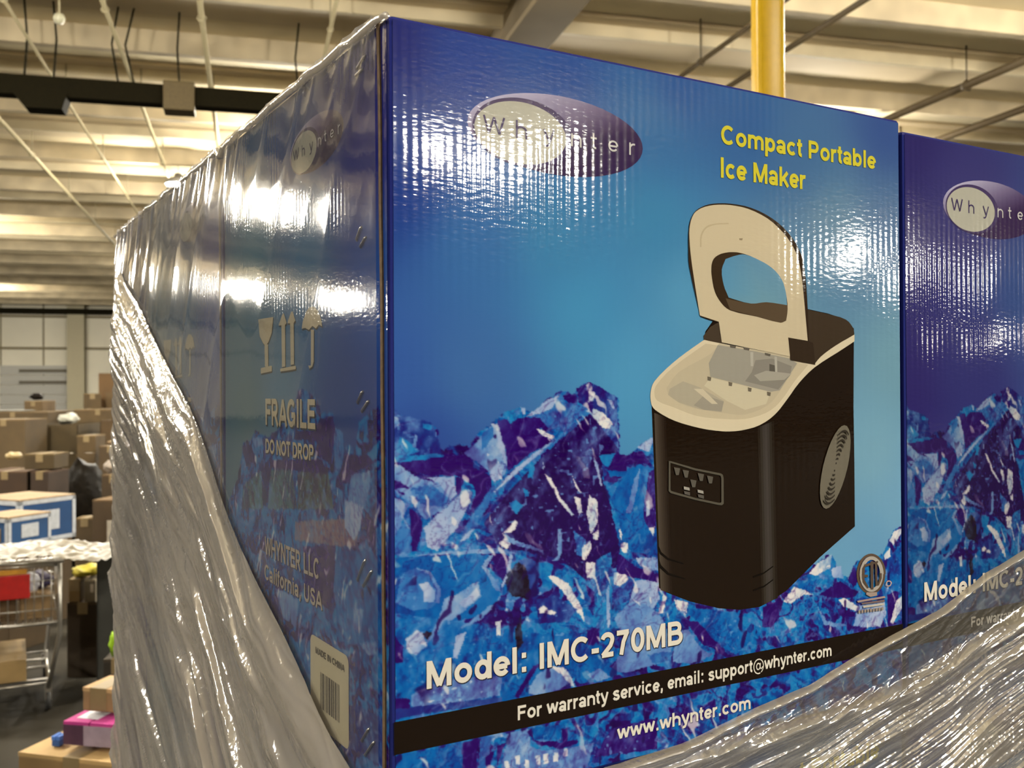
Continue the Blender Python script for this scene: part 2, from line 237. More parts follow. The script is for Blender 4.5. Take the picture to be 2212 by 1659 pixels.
APPLIANCE=[
((30,18,8),[(.1845,-.2203),(.1862,-.2577),(.1881,-.303),(.1898,-.3394),(.1956,-.3428),(.2161,-.3512),(.2419,-.3588),(.2606,-.362),(.2795,-.3623),(.2898,-.3596),(.3058,-.3538),(.3401,-.3332),(.3781,-.3134),(.3781,-.2658),(.3776,-.224),(.3787,-.1648),(.3696,-.1581),(.3502,-.1543),(.328,-.1518),(.3087,-.1518),(.2726,-.15),(.251,-.1493),(.2311,-.1708),(.2298,-.1768),(.2014,-.1973)]),
((78,66,52),[(.1866,-.225),(.1883,-.2256),(.1928,-.3416),(.191,-.3409)]),
((70,58,45),[(.1881,-.2255),(.1899,-.2261),(.1944,-.3422),(.1926,-.3414)]),
((62,50,38),[(.1897,-.2261),(.1915,-.2267),(.196,-.3427),(.1942,-.342)]),
((54,42,31),[(.1912,-.2266),(.193,-.2272),(.1975,-.3432),(.1957,-.3425)]),
((46,34,24),[(.1928,-.2272),(.1946,-.2278),(.1991,-.3437),(.1973,-.343)]),
((38,26,17),[(.1944,-.2278),(.1962,-.2283),(.2007,-.3443),(.1989,-.3435)]),
((40,30,20),[(.2788,-.2368),(.281,-.2362),(.2837,-.3609),(.2815,-.3614)]),
((52,44,34),[(.281,-.2362),(.2832,-.2356),(.2859,-.3604),(.2837,-.3609)]),
((62,54,46),[(.2832,-.2356),(.2854,-.235),(.2882,-.3599),(.2859,-.3604)]),
((66,58,50),[(.2854,-.235),(.2877,-.2343),(.2904,-.3594),(.2882,-.3599)]),
((60,52,44),[(.2877,-.2343),(.2899,-.2337),(.2926,-.3589),(.2904,-.3594)]),
((48,40,30),[(.2899,-.2337),(.2921,-.2331),(.2948,-.3584),(.2926,-.3589)]),
((38,28,18),[(.2921,-.2331),(.2943,-.2325),(.2971,-.3579),(.2948,-.3584)]),
((14,7,3),[(.1896,-.312),(.1918,-.3162),(.1979,-.3207),(.2105,-.3249),(.2105,-.3258),(.1968,-.3217),(.1906,-.3174),(.1893,-.3142)]),
((14,7,3),[(.1895,-.3203),(.1917,-.3249),(.1979,-.3303),(.2116,-.3352),(.2116,-.336),(.1967,-.3315),(.1906,-.3265),(.1893,-.3229)]),
((14,7,3),[(.2734,-.3402),(.2837,-.3384),(.2928,-.3346),(.2928,-.3355),(.2837,-.3396),(.2734,-.3413)]),
((14,7,3),[(.2733,-.3495),(.2836,-.3478),(.2928,-.344),(.2927,-.3449),(.2836,-.349),(.2733,-.3506)]),
((62,48,32),[(.3289,-.1524),(.3359,-.1532),(.3431,-.154),(.3502,-.1549),(.3567,-.1557),(.3634,-.1566),(.3696,-.1582),(.373,-.1599),(.3757,-.1622),(.3778,-.1647),(.3786,-.1667),(.3788,-.1688),(.3789,-.1709),(.3664,-.1761),(.3536,-.1813),(.3419,-.1867),(.3395,-.1884),(.3375,-.1905),(.3355,-.1925),(.3109,-.1893),(.3104,-.1839),(.3099,-.1783),(.311,-.1731),(.3159,-.166),(.3225,-.1591)]),
((70,56,40),[(.2291,-.174),(.2352,-.1677),(.2434,-.1639),(.2672,-.1521),(.3112,-.1569),(.311,-.1785),(.2454,-.1787),(.2298,-.1767)]),
((218,198,158),[(.2298,-.1765),(.2349,-.1773),(.2402,-.178),(.2454,-.1787),(.2663,-.1812),(.2886,-.1837),(.3109,-.1866),(.3191,-.1882),(.3274,-.1903),(.3355,-.1923),(.3375,-.1904),(.3396,-.1885),(.3419,-.1867),(.3469,-.1837),(.3524,-.1808),(.358,-.1781),(.3647,-.1751),(.3719,-.1722),(.379,-.1692),(.3789,-.1743),(.373,-.1771),(.367,-.1799),(.3612,-.1826),(.3525,-.1864),(.3436,-.1904),(.3355,-.1945),(.33,-.1979),(.3247,-.2017),(.3199,-.2055),(.3156,-.2094),(.3116,-.2135),(.3076,-.2174),(.3038,-.221),(.2998,-.2247),(.2955,-.2279),(.291,-.2307),(.286,-.2331),(.2808,-.2351),(.2753,-.2366),(.2694,-.2376),(.2636,-.2384),(.2581,-.2388),(.2524,-.2389),(.2469,-.2387),(.2396,-.238),(.2323,-.2371),(.2253,-.2359),(.2177,-.2343),(.2102,-.2325),(.2031,-.2304),(.1983,-.2286),(.1935,-.2265),(.1891,-.2242),(.1872,-.2231),(.1855,-.2217),(.1844,-.2202),(.1836,-.2173),(.1833,-.2143),(.1836,-.2114),(.1842,-.209),(.1852,-.2066),(.1868,-.2045),(.1914,-.2003),(.1967,-.1963),(.2021,-.1925),(.2075,-.189),(.2133,-.1856),(.2191,-.1823),(.2226,-.1804),(.2262,-.1784)]),
((200,180,142),[(.1867,-.2133),(.1866,-.2113),(.187,-.2092),(.188,-.2074),(.1921,-.2032),(.1969,-.1992),(.2021,-.1955),(.2113,-.1899),(.2213,-.1844),(.2311,-.179),(.2564,-.1814),(.2836,-.184),(.3109,-.1871),(.3171,-.1885),(.3232,-.1904),(.3293,-.1924),(.3246,-.1964),(.3198,-.2004),(.3153,-.2044),(.3103,-.2095),(.3054,-.2147),(.3001,-.2194),(.2961,-.2223),(.2915,-.2248),(.2867,-.2267),(.2802,-.2285),(.2733,-.2298),(.2665,-.2306),(.26,-.2308),(.2534,-.2306),(.247,-.2302),(.2388,-.2297),(.2305,-.2289),(.2227,-.2277),(.2156,-.2259),(.2086,-.2236),(.2019,-.2214),(.1975,-.2202),(.1931,-.2189),(.1892,-.2173),(.1879,-.2162),(.1871,-.2148)]),
((192,174,138),[(.1968,-.2089),(.2,-.2053),(.2033,-.2016),(.2072,-.1985),(.216,-.1942),(.2258,-.1903),(.2351,-.1861),(.2381,-.1839),(.2407,-.1813),(.2433,-.1788),(.2649,-.1812),(.288,-.1839),(.3109,-.1871),(.3137,-.1881),(.3161,-.1898),(.3185,-.1914),(.3125,-.1983),(.3064,-.2053),(.3001,-.2119),(.2966,-.2154),(.2927,-.2188),(.2882,-.2214),(.2814,-.2242),(.274,-.2262),(.2666,-.2275),(.2601,-.2276),(.2534,-.2269),(.247,-.2261),(.2366,-.2249),(.226,-.2235),(.2161,-.2216),(.2102,-.2198),(.2044,-.2173),(.1994,-.2144),(.1981,-.2129),(.1974,-.2109)]),
((176,162,132),[(.1994,-.2095),(.211,-.2045),(.2255,-.2085),(.2471,-.2179),(.245,-.2256),(.2254,-.2232),(.207,-.2185),(.1981,-.2134)]),
((158,146,122),[(.2201,-.2206),(.2295,-.2136),(.2471,-.2184),(.245,-.225),(.2294,-.2238)]),
((205,186,150),[(.2202,-.2095),(.2282,-.2096),(.2416,-.2199),(.2361,-.2198)]),
((205,188,150),[(.2349,-.2019),(.2913,-.2119),(.2868,-.2204),(.2666,-.2243),(.2498,-.2179),(.2295,-.2075)]),
((158,148,126),[(.2337,-.1922),(.2419,-.1798),(.2755,-.1834),(.3109,-.1882),(.3177,-.1916),(.3002,-.2109),(.2913,-.2119),(.235,-.2014)]),
((138,128,110),[(.2732,-.1981),(.2769,-.1897),(.293,-.1884),(.3124,-.1936),(.3108,-.2001),(.2987,-.2103),(.2668,-.2045)]),
((92,84,70),[(.2903,-.1922),(.2981,-.1937),(.2966,-.1986),(.2902,-.1972)]),
((178,168,145),[(.2719,-.184),(.2748,-.1842),(.2747,-.1939),(.2723,-.1939)]),
((178,168,145),[(.2952,-.1868),(.2977,-.1871),(.298,-.198),(.2958,-.198)]),
((165,155,132),[(.2754,-.2002),(.287,-.197),(.3123,-.199),(.3047,-.2034),(.2811,-.2044)]),
((110,98,78),[(.2323,-.2012),(.2358,-.2018),(.2352,-.2043),(.2325,-.2039)]),
((110,98,78),[(.2513,-.2048),(.255,-.2054),(.2544,-.2079),(.2516,-.2075)]),
((110,98,78),[(.2693,-.2086),(.273,-.2093),(.2724,-.2118),(.2696,-.2114)]),
((110,98,78),[(.2876,-.2117),(.2914,-.2123),(.2908,-.2149),(.2879,-.2144)]),
((100,90,74),[(.253,-.1794),(.2585,-.1802),(.258,-.1818),(.2532,-.1811)]),
((100,90,74),[(.2656,-.1806),(.2713,-.1815),(.2707,-.1831),(.2658,-.1823)]),
((100,90,74),[(.2857,-.1843),(.2915,-.1852),(.2909,-.1868),(.2859,-.186)]),
((52,36,22),[(.2162,-.1159),(.2162,-.1105),(.2164,-.105),(.2171,-.0997),(.218,-.097),(.2194,-.0942),(.2212,-.0917),(.223,-.0899),(.2253,-.0883),(.2279,-.087),(.2313,-.0856),(.235,-.0845),(.2387,-.0837),(.2436,-.083),(.2488,-.0825),(.2538,-.0823),(.2604,-.0823),(.2671,-.0826),(.2736,-.0834),(.2805,-.0848),(.2874,-.0867),(.2939,-.0891),(.2997,-.0917),(.3053,-.095),(.3103,-.0985),(.3142,-.1019),(.3178,-.1057),(.3208,-.1097),(.3229,-.1133),(.3246,-.1174),(.3256,-.1214),(.327,-.1292),(.3279,-.1373),(.3285,-.1453),(.3291,-.1552),(.3294,-.1654),(.3298,-.1754),(.3227,-.1751),(.3156,-.1748),(.3088,-.1742),(.2862,-.1711),(.2638,-.1677),(.2427,-.1644),(.2373,-.1634),(.2318,-.1622),(.2266,-.161),(.2232,-.1501),(.2198,-.1389),(.2169,-.1279),(.2163,-.124),(.2162,-.1199)]),
((205,184,144),[(.2171,-.1087),(.217,-.1057),(.2172,-.1026),(.2178,-.0996),(.2185,-.0971),(.2196,-.0946),(.2212,-.0922),(.223,-.0905),(.2254,-.089),(.2278,-.0878),(.2313,-.0865),(.235,-.0855),(.2387,-.0847),(.2436,-.084),(.2488,-.0835),(.2538,-.0833),(.2594,-.0834),(.2652,-.0837),(.2707,-.0844),(.2771,-.0857),(.2835,-.0875),(.2895,-.0896),(.2947,-.0921),(.2997,-.095),(.3042,-.0981),(.3081,-.1011),(.3117,-.1046),(.3147,-.1081),(.3172,-.1118),(.3192,-.1157),(.3207,-.1197),(.3223,-.126),(.3235,-.1325),(.3244,-.1389),(.3259,-.1508),(.3273,-.1631),(.3287,-.1751),(.3088,-.1731),(.3109,-.1868),(.2454,-.1779),(.2428,-.1639),(.2259,-.1602),(.2246,-.1541),(.2233,-.1478),(.2221,-.1418),(.221,-.1362),(.2199,-.1304),(.2189,-.1248),(.2181,-.1195),(.2175,-.114)]),
((190,170,130),[(.2263,-.1141),(.2264,-.1114),(.2264,-.1086),(.227,-.106),(.2281,-.1038),(.2297,-.1017),(.2318,-.1),(.2342,-.0987),(.2371,-.0979),(.2399,-.0973),(.244,-.0966),(.2482,-.0962),(.2523,-.0957),(.2523,-.0966),(.2482,-.097),(.2439,-.0974),(.2399,-.0981),(.2373,-.0988),(.2347,-.0997),(.2324,-.1009),(.2306,-.1025),(.2292,-.1044),(.2282,-.1064),(.2277,-.1089),(.2277,-.1115),(.2276,-.114)]),
((150,130,98),[(.262,-.1056),(.2655,-.1053),(.2648,-.1068),(.2623,-.1068)]),
((56,40,24),[(.2363,-.1278),(.2365,-.1256),(.2372,-.1234),(.2383,-.1215),(.2402,-.1198),(.2426,-.1185),(.2452,-.1174),(.2488,-.1165),(.2526,-.1158),(.2563,-.1155),(.2601,-.1154),(.2639,-.1157),(.2676,-.1162),(.2724,-.1171),(.2772,-.1184),(.2819,-.1198),(.2859,-.1211),(.2899,-.1226),(.2936,-.1244),(.2969,-.1264),(.2999,-.1288),(.3024,-.1314),(.3044,-.1343),(.3058,-.1376),(.3068,-.1408),(.3077,-.1447),(.3083,-.1487),(.3085,-.1526),(.3082,-.1554),(.3076,-.1583),(.3069,-.1611),(.3051,-.1618),(.3032,-.1625),(.3014,-.1628),(.2937,-.1619),(.286,-.1605),(.2786,-.1593),(.2701,-.1583),(.2613,-.1573),(.2532,-.1558),(.2501,-.1546),(.2473,-.1529),(.2449,-.1509),(.2428,-.1488),(.2409,-.1464),(.2395,-.144),(.2383,-.1411),(.2375,-.138),(.2369,-.1349),(.2365,-.1326),(.2362,-.1301)]),
((88,70,48),[(.2491,-.1477),(.2568,-.1487),(.2649,-.1498),(.273,-.1503),(.2777,-.1499),(.2826,-.1489),(.2875,-.1483),(.2941,-.1486),(.301,-.1493),(.3078,-.15),(.3081,-.1508),(.3084,-.1517),(.3085,-.1526),(.3081,-.1554),(.3075,-.1583),(.3069,-.1611),(.3051,-.1618),(.3032,-.1625),(.3014,-.1628),(.2937,-.1619),(.286,-.1606),(.2786,-.1593),(.2701,-.1579),(.2615,-.1566),(.2532,-.1553)]),
('bg',[(.2458,-.1282),(.2466,-.1257),(.248,-.1232),(.2493,-.1208),(.2525,-.1197),(.2558,-.1186),(.2591,-.1177),(.2619,-.117),(.2648,-.1165),(.2676,-.1165),(.2724,-.1172),(.2773,-.1184),(.2819,-.1198),(.2859,-.121),(.2899,-.1226),(.2936,-.1244),(.2969,-.1264),(.2999,-.1288),(.3024,-.1314),(.3044,-.1343),(.3058,-.1376),(.3068,-.1408),(.3074,-.1438),(.3076,-.1469),(.3078,-.15),(.301,-.1494),(.2941,-.1489),(.2875,-.1487),(.2826,-.1492),(.2777,-.15),(.273,-.1503),(.2658,-.1496),(.2587,-.1483),(.2519,-.147),(.2503,-.1442),(.2486,-.1414),(.2474,-.1385),(.2464,-.1351),(.2458,-.1317)]),
((52,38,24),[(.3088,-.1731),(.3287,-.1751),(.3341,-.1764),(.3363,-.1923),(.3109,-.1893)]),
((88,80,64),[(.198,-.2569),(.1995,-.2569),(.1998,-.2582),(.1994,-.2585)]),
((88,80,64),[(.1995,-.2569),(.2214,-.2628),(.2214,-.2642),(.1998,-.2582)]),
((88,80,64),[(.2214,-.2628),(.2438,-.2672),(.2423,-.2684),(.2214,-.2642)]),
((88,80,64),[(.2438,-.2672),(.2454,-.2681),(.2434,-.2689),(.2423,-.2684)]),
((88,80,64),[(.2454,-.2681),(.2461,-.2704),(.244,-.2706),(.2434,-.2689)]),
((88,80,64),[(.2461,-.2704),(.2461,-.2879),(.2439,-.2866),(.244,-.2706)]),
((88,80,64),[(.2461,-.2879),(.2444,-.2889),(.2433,-.2871),(.2439,-.2866)]),
((88,80,64),[(.2444,-.2889),(.2418,-.2886),(.2414,-.287),(.2433,-.2871)]),
((88,80,64),[(.2418,-.2886),(.2213,-.284),(.2213,-.2826),(.2414,-.287)]),
((88,80,64),[(.2213,-.284),(.1993,-.278),(.2,-.2767),(.2213,-.2826)]),
((88,80,64),[(.1993,-.278),(.1977,-.2765),(.1993,-.2758),(.2,-.2767)]),
((88,80,64),[(.1977,-.2765),(.198,-.2569),(.1994,-.2585),(.1993,-.2758)]),
((92,84,70),[(.2023,-.2611),(.2076,-.2621),(.2065,-.2665),(.204,-.2664)]),
((92,84,70),[(.2098,-.2631),(.2152,-.2641),(.2141,-.2686),(.2116,-.2684)]),
((92,84,70),[(.2229,-.2659),(.2284,-.267),(.2273,-.2715),(.2247,-.2713)]),
((92,84,70),[(.231,-.268),(.2366,-.2691),(.2355,-.2736),(.2328,-.2734)]),
((92,84,70),[(.2163,-.2698),(.2217,-.2709),(.2206,-.2753),(.218,-.2752)]),
((165,155,135),[(.2106,-.2742),(.2155,-.2753),(.2158,-.2773),(.2108,-.2762)]),
((92,84,72),[(.2108,-.2773),(.216,-.2784),(.216,-.2806),(.2113,-.2793)]),
((165,155,135),[(.2226,-.277),(.2276,-.2781),(.2279,-.2801),(.2228,-.2789)]),
((92,84,72),[(.2228,-.2801),(.2281,-.2812),(.2281,-.2835),(.2233,-.2821)]),
((112,102,82),[(.3697,-.2683),(.3716,-.2615),(.3728,-.2549),(.3732,-.249),(.3727,-.244),(.3714,-.2403),(.3693,-.2379),(.3666,-.2371),(.3633,-.2378),(.3598,-.24),(.3561,-.2436),(.3524,-.2483),(.3489,-.2541),(.3458,-.2605),(.3432,-.2672),(.3414,-.2739),(.3402,-.2803),(.3399,-.2861),(.3403,-.2909),(.3416,-.2947),(.3436,-.297),(.3462,-.298),(.3494,-.2974),(.3529,-.2954),(.3566,-.2919),(.3603,-.2872),(.3638,-.2816),(.367,-.2751)]),
((52,44,34),[(.358,-.2648),(.3579,-.2646),(.3573,-.2659),(.3573,-.266)]),
((52,44,34),[(.3579,-.2646),(.3577,-.2644),(.3572,-.2658),(.3573,-.2659)]),
((52,44,34),[(.3577,-.2644),(.3576,-.2644),(.3571,-.2657),(.3572,-.2658)]),
((52,44,34),[(.3576,-.2644),(.3574,-.2644),(.3569,-.2657),(.3571,-.2657)]),
((52,44,34),[(.3574,-.2644),(.3571,-.2644),(.3568,-.2658),(.3569,-.2657)]),
((52,44,34),[(.3571,-.2644),(.3569,-.2645),(.3567,-.2658),(.3568,-.2658)]),
((52,44,34),[(.3569,-.2645),(.3566,-.2647),(.3565,-.266),(.3567,-.2658)]),
((52,44,34),[(.3546,-.2707),(.3548,-.2709),(.3554,-.2696),(.3553,-.2695)]),
((52,44,34),[(.3548,-.2709),(.3549,-.271),(.3555,-.2697),(.3554,-.2696)]),
((52,44,34),[(.3549,-.271),(.3551,-.2711),(.3556,-.2698),(.3555,-.2697)]),
((52,44,34),[(.3551,-.2711),(.3553,-.2711),(.3557,-.2698),(.3556,-.2698)]),
((52,44,34),[(.3553,-.2711),(.3555,-.2711),(.3559,-.2697),(.3557,-.2698)]),
((52,44,34),[(.3555,-.2711),(.3558,-.2709),(.356,-.2697),(.3559,-.2697)]),
((52,44,34),[(.3558,-.2709),(.356,-.2708),(.3561,-.2695),(.356,-.2697)]),
((52,44,34),[(.3597,-.2618),(.3595,-.2614),(.3588,-.2627),(.359,-.263)]),
((52,44,34),[(.3595,-.2614),(.3592,-.2611),(.3586,-.2625),(.3588,-.2627)]),
((52,44,34),[(.3592,-.2611),(.3588,-.261),(.3583,-.2624),(.3586,-.2625)]),
((52,44,34),[(.3588,-.261),(.3584,-.261),(.358,-.2623),(.3583,-.2624)]),
((52,44,34),[(.3584,-.261),(.3579,-.2611),(.3576,-.2624),(.358,-.2623)]),
((52,44,34),[(.3579,-.2611),(.3575,-.2613),(.3572,-.2626),(.3576,-.2624)]),
((52,44,34),[(.3575,-.2613),(.3569,-.2617),(.3568,-.2629),(.3572,-.2626)]),
((52,44,34),[(.353,-.2736),(.3532,-.2741),(.3538,-.2728),(.3536,-.2725)]),
((52,44,34),[(.3532,-.2741),(.3535,-.2743),(.3541,-.273),(.3538,-.2728)]),
((52,44,34),[(.3535,-.2743),(.3539,-.2745),(.3544,-.2731),(.3541,-.273)]),
((52,44,34),[(.3539,-.2745),(.3543,-.2745),(.3547,-.2731),(.3544,-.2731)]),
((52,44,34),[(.3543,-.2745),(.3547,-.2744),(.3551,-.273),(.3547,-.2731)]),
((52,44,34),[(.3547,-.2744),(.3552,-.2741),(.3554,-.2729),(.3551,-.273)]),
((52,44,34),[(.3552,-.2741),(.3557,-.2738),(.3558,-.2726),(.3554,-.2729)]),
((52,44,34),[(.3614,-.2588),(.361,-.2582),(.3604,-.2595),(.3607,-.26)]),
((52,44,34),[(.361,-.2582),(.3606,-.2578),(.36,-.2592),(.3604,-.2595)]),
((52,44,34),[(.3606,-.2578),(.36,-.2576),(.3595,-.259),(.36,-.2592)]),
((52,44,34),[(.36,-.2576),(.3594,-.2576),(.359,-.259),(.3595,-.259)]),
((52,44,34),[(.3594,-.2576),(.3587,-.2578),(.3584,-.2591),(.359,-.259)]),
((52,44,34),[(.3587,-.2578),(.358,-.2581),(.3578,-.2594),(.3584,-.2591)]),
((52,44,34),[(.358,-.2581),(.3573,-.2587),(.3571,-.2599),(.3578,-.2594)]),
((52,44,34),[(.3513,-.2766),(.3517,-.2772),(.3523,-.2759),(.352,-.2754)]),
((52,44,34),[(.3517,-.2772),(.3521,-.2776),(.3527,-.2763),(.3523,-.2759)]),
((52,44,34),[(.3521,-.2776),(.3526,-.2778),(.3531,-.2765),(.3527,-.2763)]),
((52,44,34),[(.3526,-.2778),(.3533,-.2779),(.3537,-.2765),(.3531,-.2765)]),
((52,44,34),[(.3533,-.2779),(.3539,-.2777),(.3543,-.2764),(.3537,-.2765)]),
((52,44,34),[(.3539,-.2777),(.3546,-.2773),(.3549,-.276),(.3543,-.2764)]),
((52,44,34),[(.3546,-.2773),(.3554,-.2768),(.3555,-.2756),(.3549,-.276)]),
((52,44,34),[(.3631,-.2559),(.3626,-.2551),(.362,-.2563),(.3624,-.2571)]),
((52,44,34),[(.3626,-.2551),(.362,-.2545),(.3614,-.2558),(.362,-.2563)]),
((52,44,34),[(.362,-.2545),(.3613,-.2542),(.3608,-.2556),(.3614,-.2558)]),
((52,44,34),[(.3613,-.2542),(.3604,-.2542),(.36,-.2556),(.3608,-.2556)]),
((52,44,34),[(.3604,-.2542),(.3595,-.2544),(.3592,-.2558),(.36,-.2556)]),
((52,44,34),[(.3595,-.2544),(.3586,-.2549),(.3583,-.2562),(.3592,-.2558)]),
((52,44,34),[(.3586,-.2549),(.3576,-.2557),(.3574,-.2569),(.3583,-.2562)]),
((52,44,34),[(.3496,-.2795),(.3501,-.2803),(.3507,-.2791),(.3503,-.2783)]),
((52,44,34),[(.3501,-.2803),(.3507,-.2809),(.3513,-.2796),(.3507,-.2791)]),
((52,44,34),[(.3507,-.2809),(.3514,-.2812),(.3519,-.2798),(.3513,-.2796)]),
((52,44,34),[(.3514,-.2812),(.3522,-.2812),(.3527,-.2799),(.3519,-.2798)]),
((52,44,34),[(.3522,-.2812),(.3531,-.281),(.3535,-.2797),(.3527,-.2799)]),
((52,44,34),[(.3531,-.281),(.3541,-.2805),(.3543,-.2792),(.3535,-.2797)]),
((52,44,34),[(.3541,-.2805),(.3551,-.2798),(.3552,-.2786),(.3543,-.2792)]),
((52,44,34),[(.3648,-.2529),(.3642,-.2519),(.3636,-.2532),(.3641,-.2541)]),
((52,44,34),[(.3642,-.2519),(.3634,-.2512),(.3628,-.2525),(.3636,-.2532)]),
((52,44,34),[(.3634,-.2512),(.3625,-.2508),(.362,-.2522),(.3628,-.2525)]),
((52,44,34),[(.3625,-.2508),(.3615,-.2508),(.3611,-.2522),(.362,-.2522)]),
((52,44,34),[(.3615,-.2508),(.3603,-.2511),(.36,-.2524),(.3611,-.2522)]),
((52,44,34),[(.3603,-.2511),(.3591,-.2517),(.3589,-.253),(.36,-.2524)]),
((52,44,34),[(.3591,-.2517),(.3579,-.2526),(.3578,-.2539),(.3589,-.253)]),
((52,44,34),[(.3479,-.2824),(.3485,-.2835),(.3492,-.2822),(.3486,-.2813)]),
((52,44,34),[(.3485,-.2835),(.3493,-.2842),(.3499,-.2828),(.3492,-.2822)]),
((52,44,34),[(.3493,-.2842),(.3502,-.2845),(.3507,-.2832),(.3499,-.2828)]),
((52,44,34),[(.3502,-.2845),(.3512,-.2846),(.3516,-.2832),(.3507,-.2832)]),
((52,44,34),[(.3512,-.2846),(.3523,-.2843),(.3527,-.283),(.3516,-.2832)]),
((52,44,34),[(.3523,-.2843),(.3535,-.2837),(.3538,-.2824),(.3527,-.283)]),
((52,44,34),[(.3535,-.2837),(.3548,-.2828),(.3549,-.2816),(.3538,-.2824)]),
((52,44,34),[(.3665,-.2499),(.3658,-.2487),(.3651,-.25),(.3658,-.2511)]),
((52,44,34),[(.3658,-.2487),(.3648,-.2478),(.3643,-.2492),(.3651,-.25)]),
((52,44,34),[(.3648,-.2478),(.3638,-.2474),(.3632,-.2488),(.3643,-.2492)]),
((52,44,34),[(.3638,-.2474),(.3625,-.2474),(.3621,-.2487),(.3632,-.2488)]),
((52,44,34),[(.3625,-.2474),(.3612,-.2477),(.3608,-.2491),(.3621,-.2487)]),
((52,44,34),[(.3612,-.2477),(.3597,-.2485),(.3595,-.2498),(.3608,-.2491)]),
((52,44,34),[(.3597,-.2485),(.3582,-.2496),(.3581,-.2508),(.3595,-.2498)]),
((52,44,34),[(.3463,-.2854),(.347,-.2866),(.3476,-.2853),(.347,-.2842)]),
((52,44,34),[(.347,-.2866),(.3479,-.2874),(.3485,-.2861),(.3476,-.2853)]),
((52,44,34),[(.3479,-.2874),(.349,-.2879),(.3495,-.2865),(.3485,-.2861)]),
((52,44,34),[(.349,-.2879),(.3502,-.2879),(.3506,-.2866),(.3495,-.2865)]),
((52,44,34),[(.3502,-.2879),(.3515,-.2876),(.3519,-.2863),(.3506,-.2866)]),
((52,44,34),[(.3515,-.2876),(.353,-.2869),(.3532,-.2856),(.3519,-.2863)]),
((52,44,34),[(.353,-.2869),(.3545,-.2858),(.3546,-.2846),(.3532,-.2856)]),
((52,44,34),[(.3682,-.2469),(.3674,-.2455),(.3667,-.2468),(.3675,-.2481)]),
((52,44,34),[(.3674,-.2455),(.3663,-.2445),(.3657,-.2459),(.3667,-.2468)]),
((52,44,34),[(.3663,-.2445),(.365,-.244),(.3645,-.2454),(.3657,-.2459)]),
((52,44,34),[(.365,-.244),(.3635,-.244),(.3631,-.2453),(.3645,-.2454)]),
((52,44,34),[(.3635,-.244),(.362,-.2444),(.3616,-.2457),(.3631,-.2453)]),
((52,44,34),[(.362,-.2444),(.3603,-.2453),(.36,-.2466),(.3616,-.2457)]),
((52,44,34),[(.3603,-.2453),(.3585,-.2466),(.3584,-.2478),(.36,-.2466)]),
((52,44,34),[(.3446,-.2883),(.3455,-.2897),(.3461,-.2884),(.3453,-.2871)]),
((52,44,34),[(.3455,-.2897),(.3465,-.2907),(.3471,-.2893),(.3461,-.2884)]),
((52,44,34),[(.3465,-.2907),(.3478,-.2912),(.3483,-.2899),(.3471,-.2893)]),
((52,44,34),[(.3478,-.2912),(.3492,-.2913),(.3496,-.2899),(.3483,-.2899)]),
((52,44,34),[(.3492,-.2913),(.3507,-.2909),(.3511,-.2896),(.3496,-.2899)]),
((52,44,34),[(.3507,-.2909),(.3524,-.2901),(.3526,-.2888),(.3511,-.2896)]),
((52,44,34),[(.3524,-.2901),(.3542,-.2888),(.3543,-.2876),(.3526,-.2888)]),
((52,44,34),[(.37,-.2438),(.369,-.2422),(.3683,-.2435),(.3693,-.2451)]),
((52,44,34),[(.369,-.2422),(.3677,-.2411),(.3671,-.2425),(.3683,-.2435)]),
((52,44,34),[(.3677,-.2411),(.3662,-.2406),(.3657,-.242),(.3671,-.2425)]),
((52,44,34),[(.3662,-.2406),(.3646,-.2405),(.3642,-.2419),(.3657,-.242)]),
((52,44,34),[(.3646,-.2405),(.3628,-.241),(.3624,-.2424),(.3642,-.2419)]),
((52,44,34),[(.3628,-.241),(.3608,-.242),(.3606,-.2433),(.3624,-.2424)]),
((52,44,34),[(.3608,-.242),(.3588,-.2435),(.3587,-.2448),(.3606,-.2433)]),
((52,44,34),[(.343,-.2912),(.3439,-.2928),(.3445,-.2915),(.3436,-.29)]),
((52,44,34),[(.3439,-.2928),(.3451,-.2939),(.3457,-.2926),(.3445,-.2915)]),
((52,44,34),[(.3451,-.2939),(.3466,-.2945),(.347,-.2932),(.3457,-.2926)]),
((52,44,34),[(.3466,-.2945),(.3482,-.2946),(.3486,-.2933),(.347,-.2932)]),
((52,44,34),[(.3482,-.2946),(.3499,-.2942),(.3503,-.2929),(.3486,-.2933)]),
((52,44,34),[(.3499,-.2942),(.3519,-.2933),(.3521,-.292),(.3503,-.2929)]),
((52,44,34),[(.3519,-.2933),(.3539,-.2919),(.354,-.2906),(.3521,-.292)])]
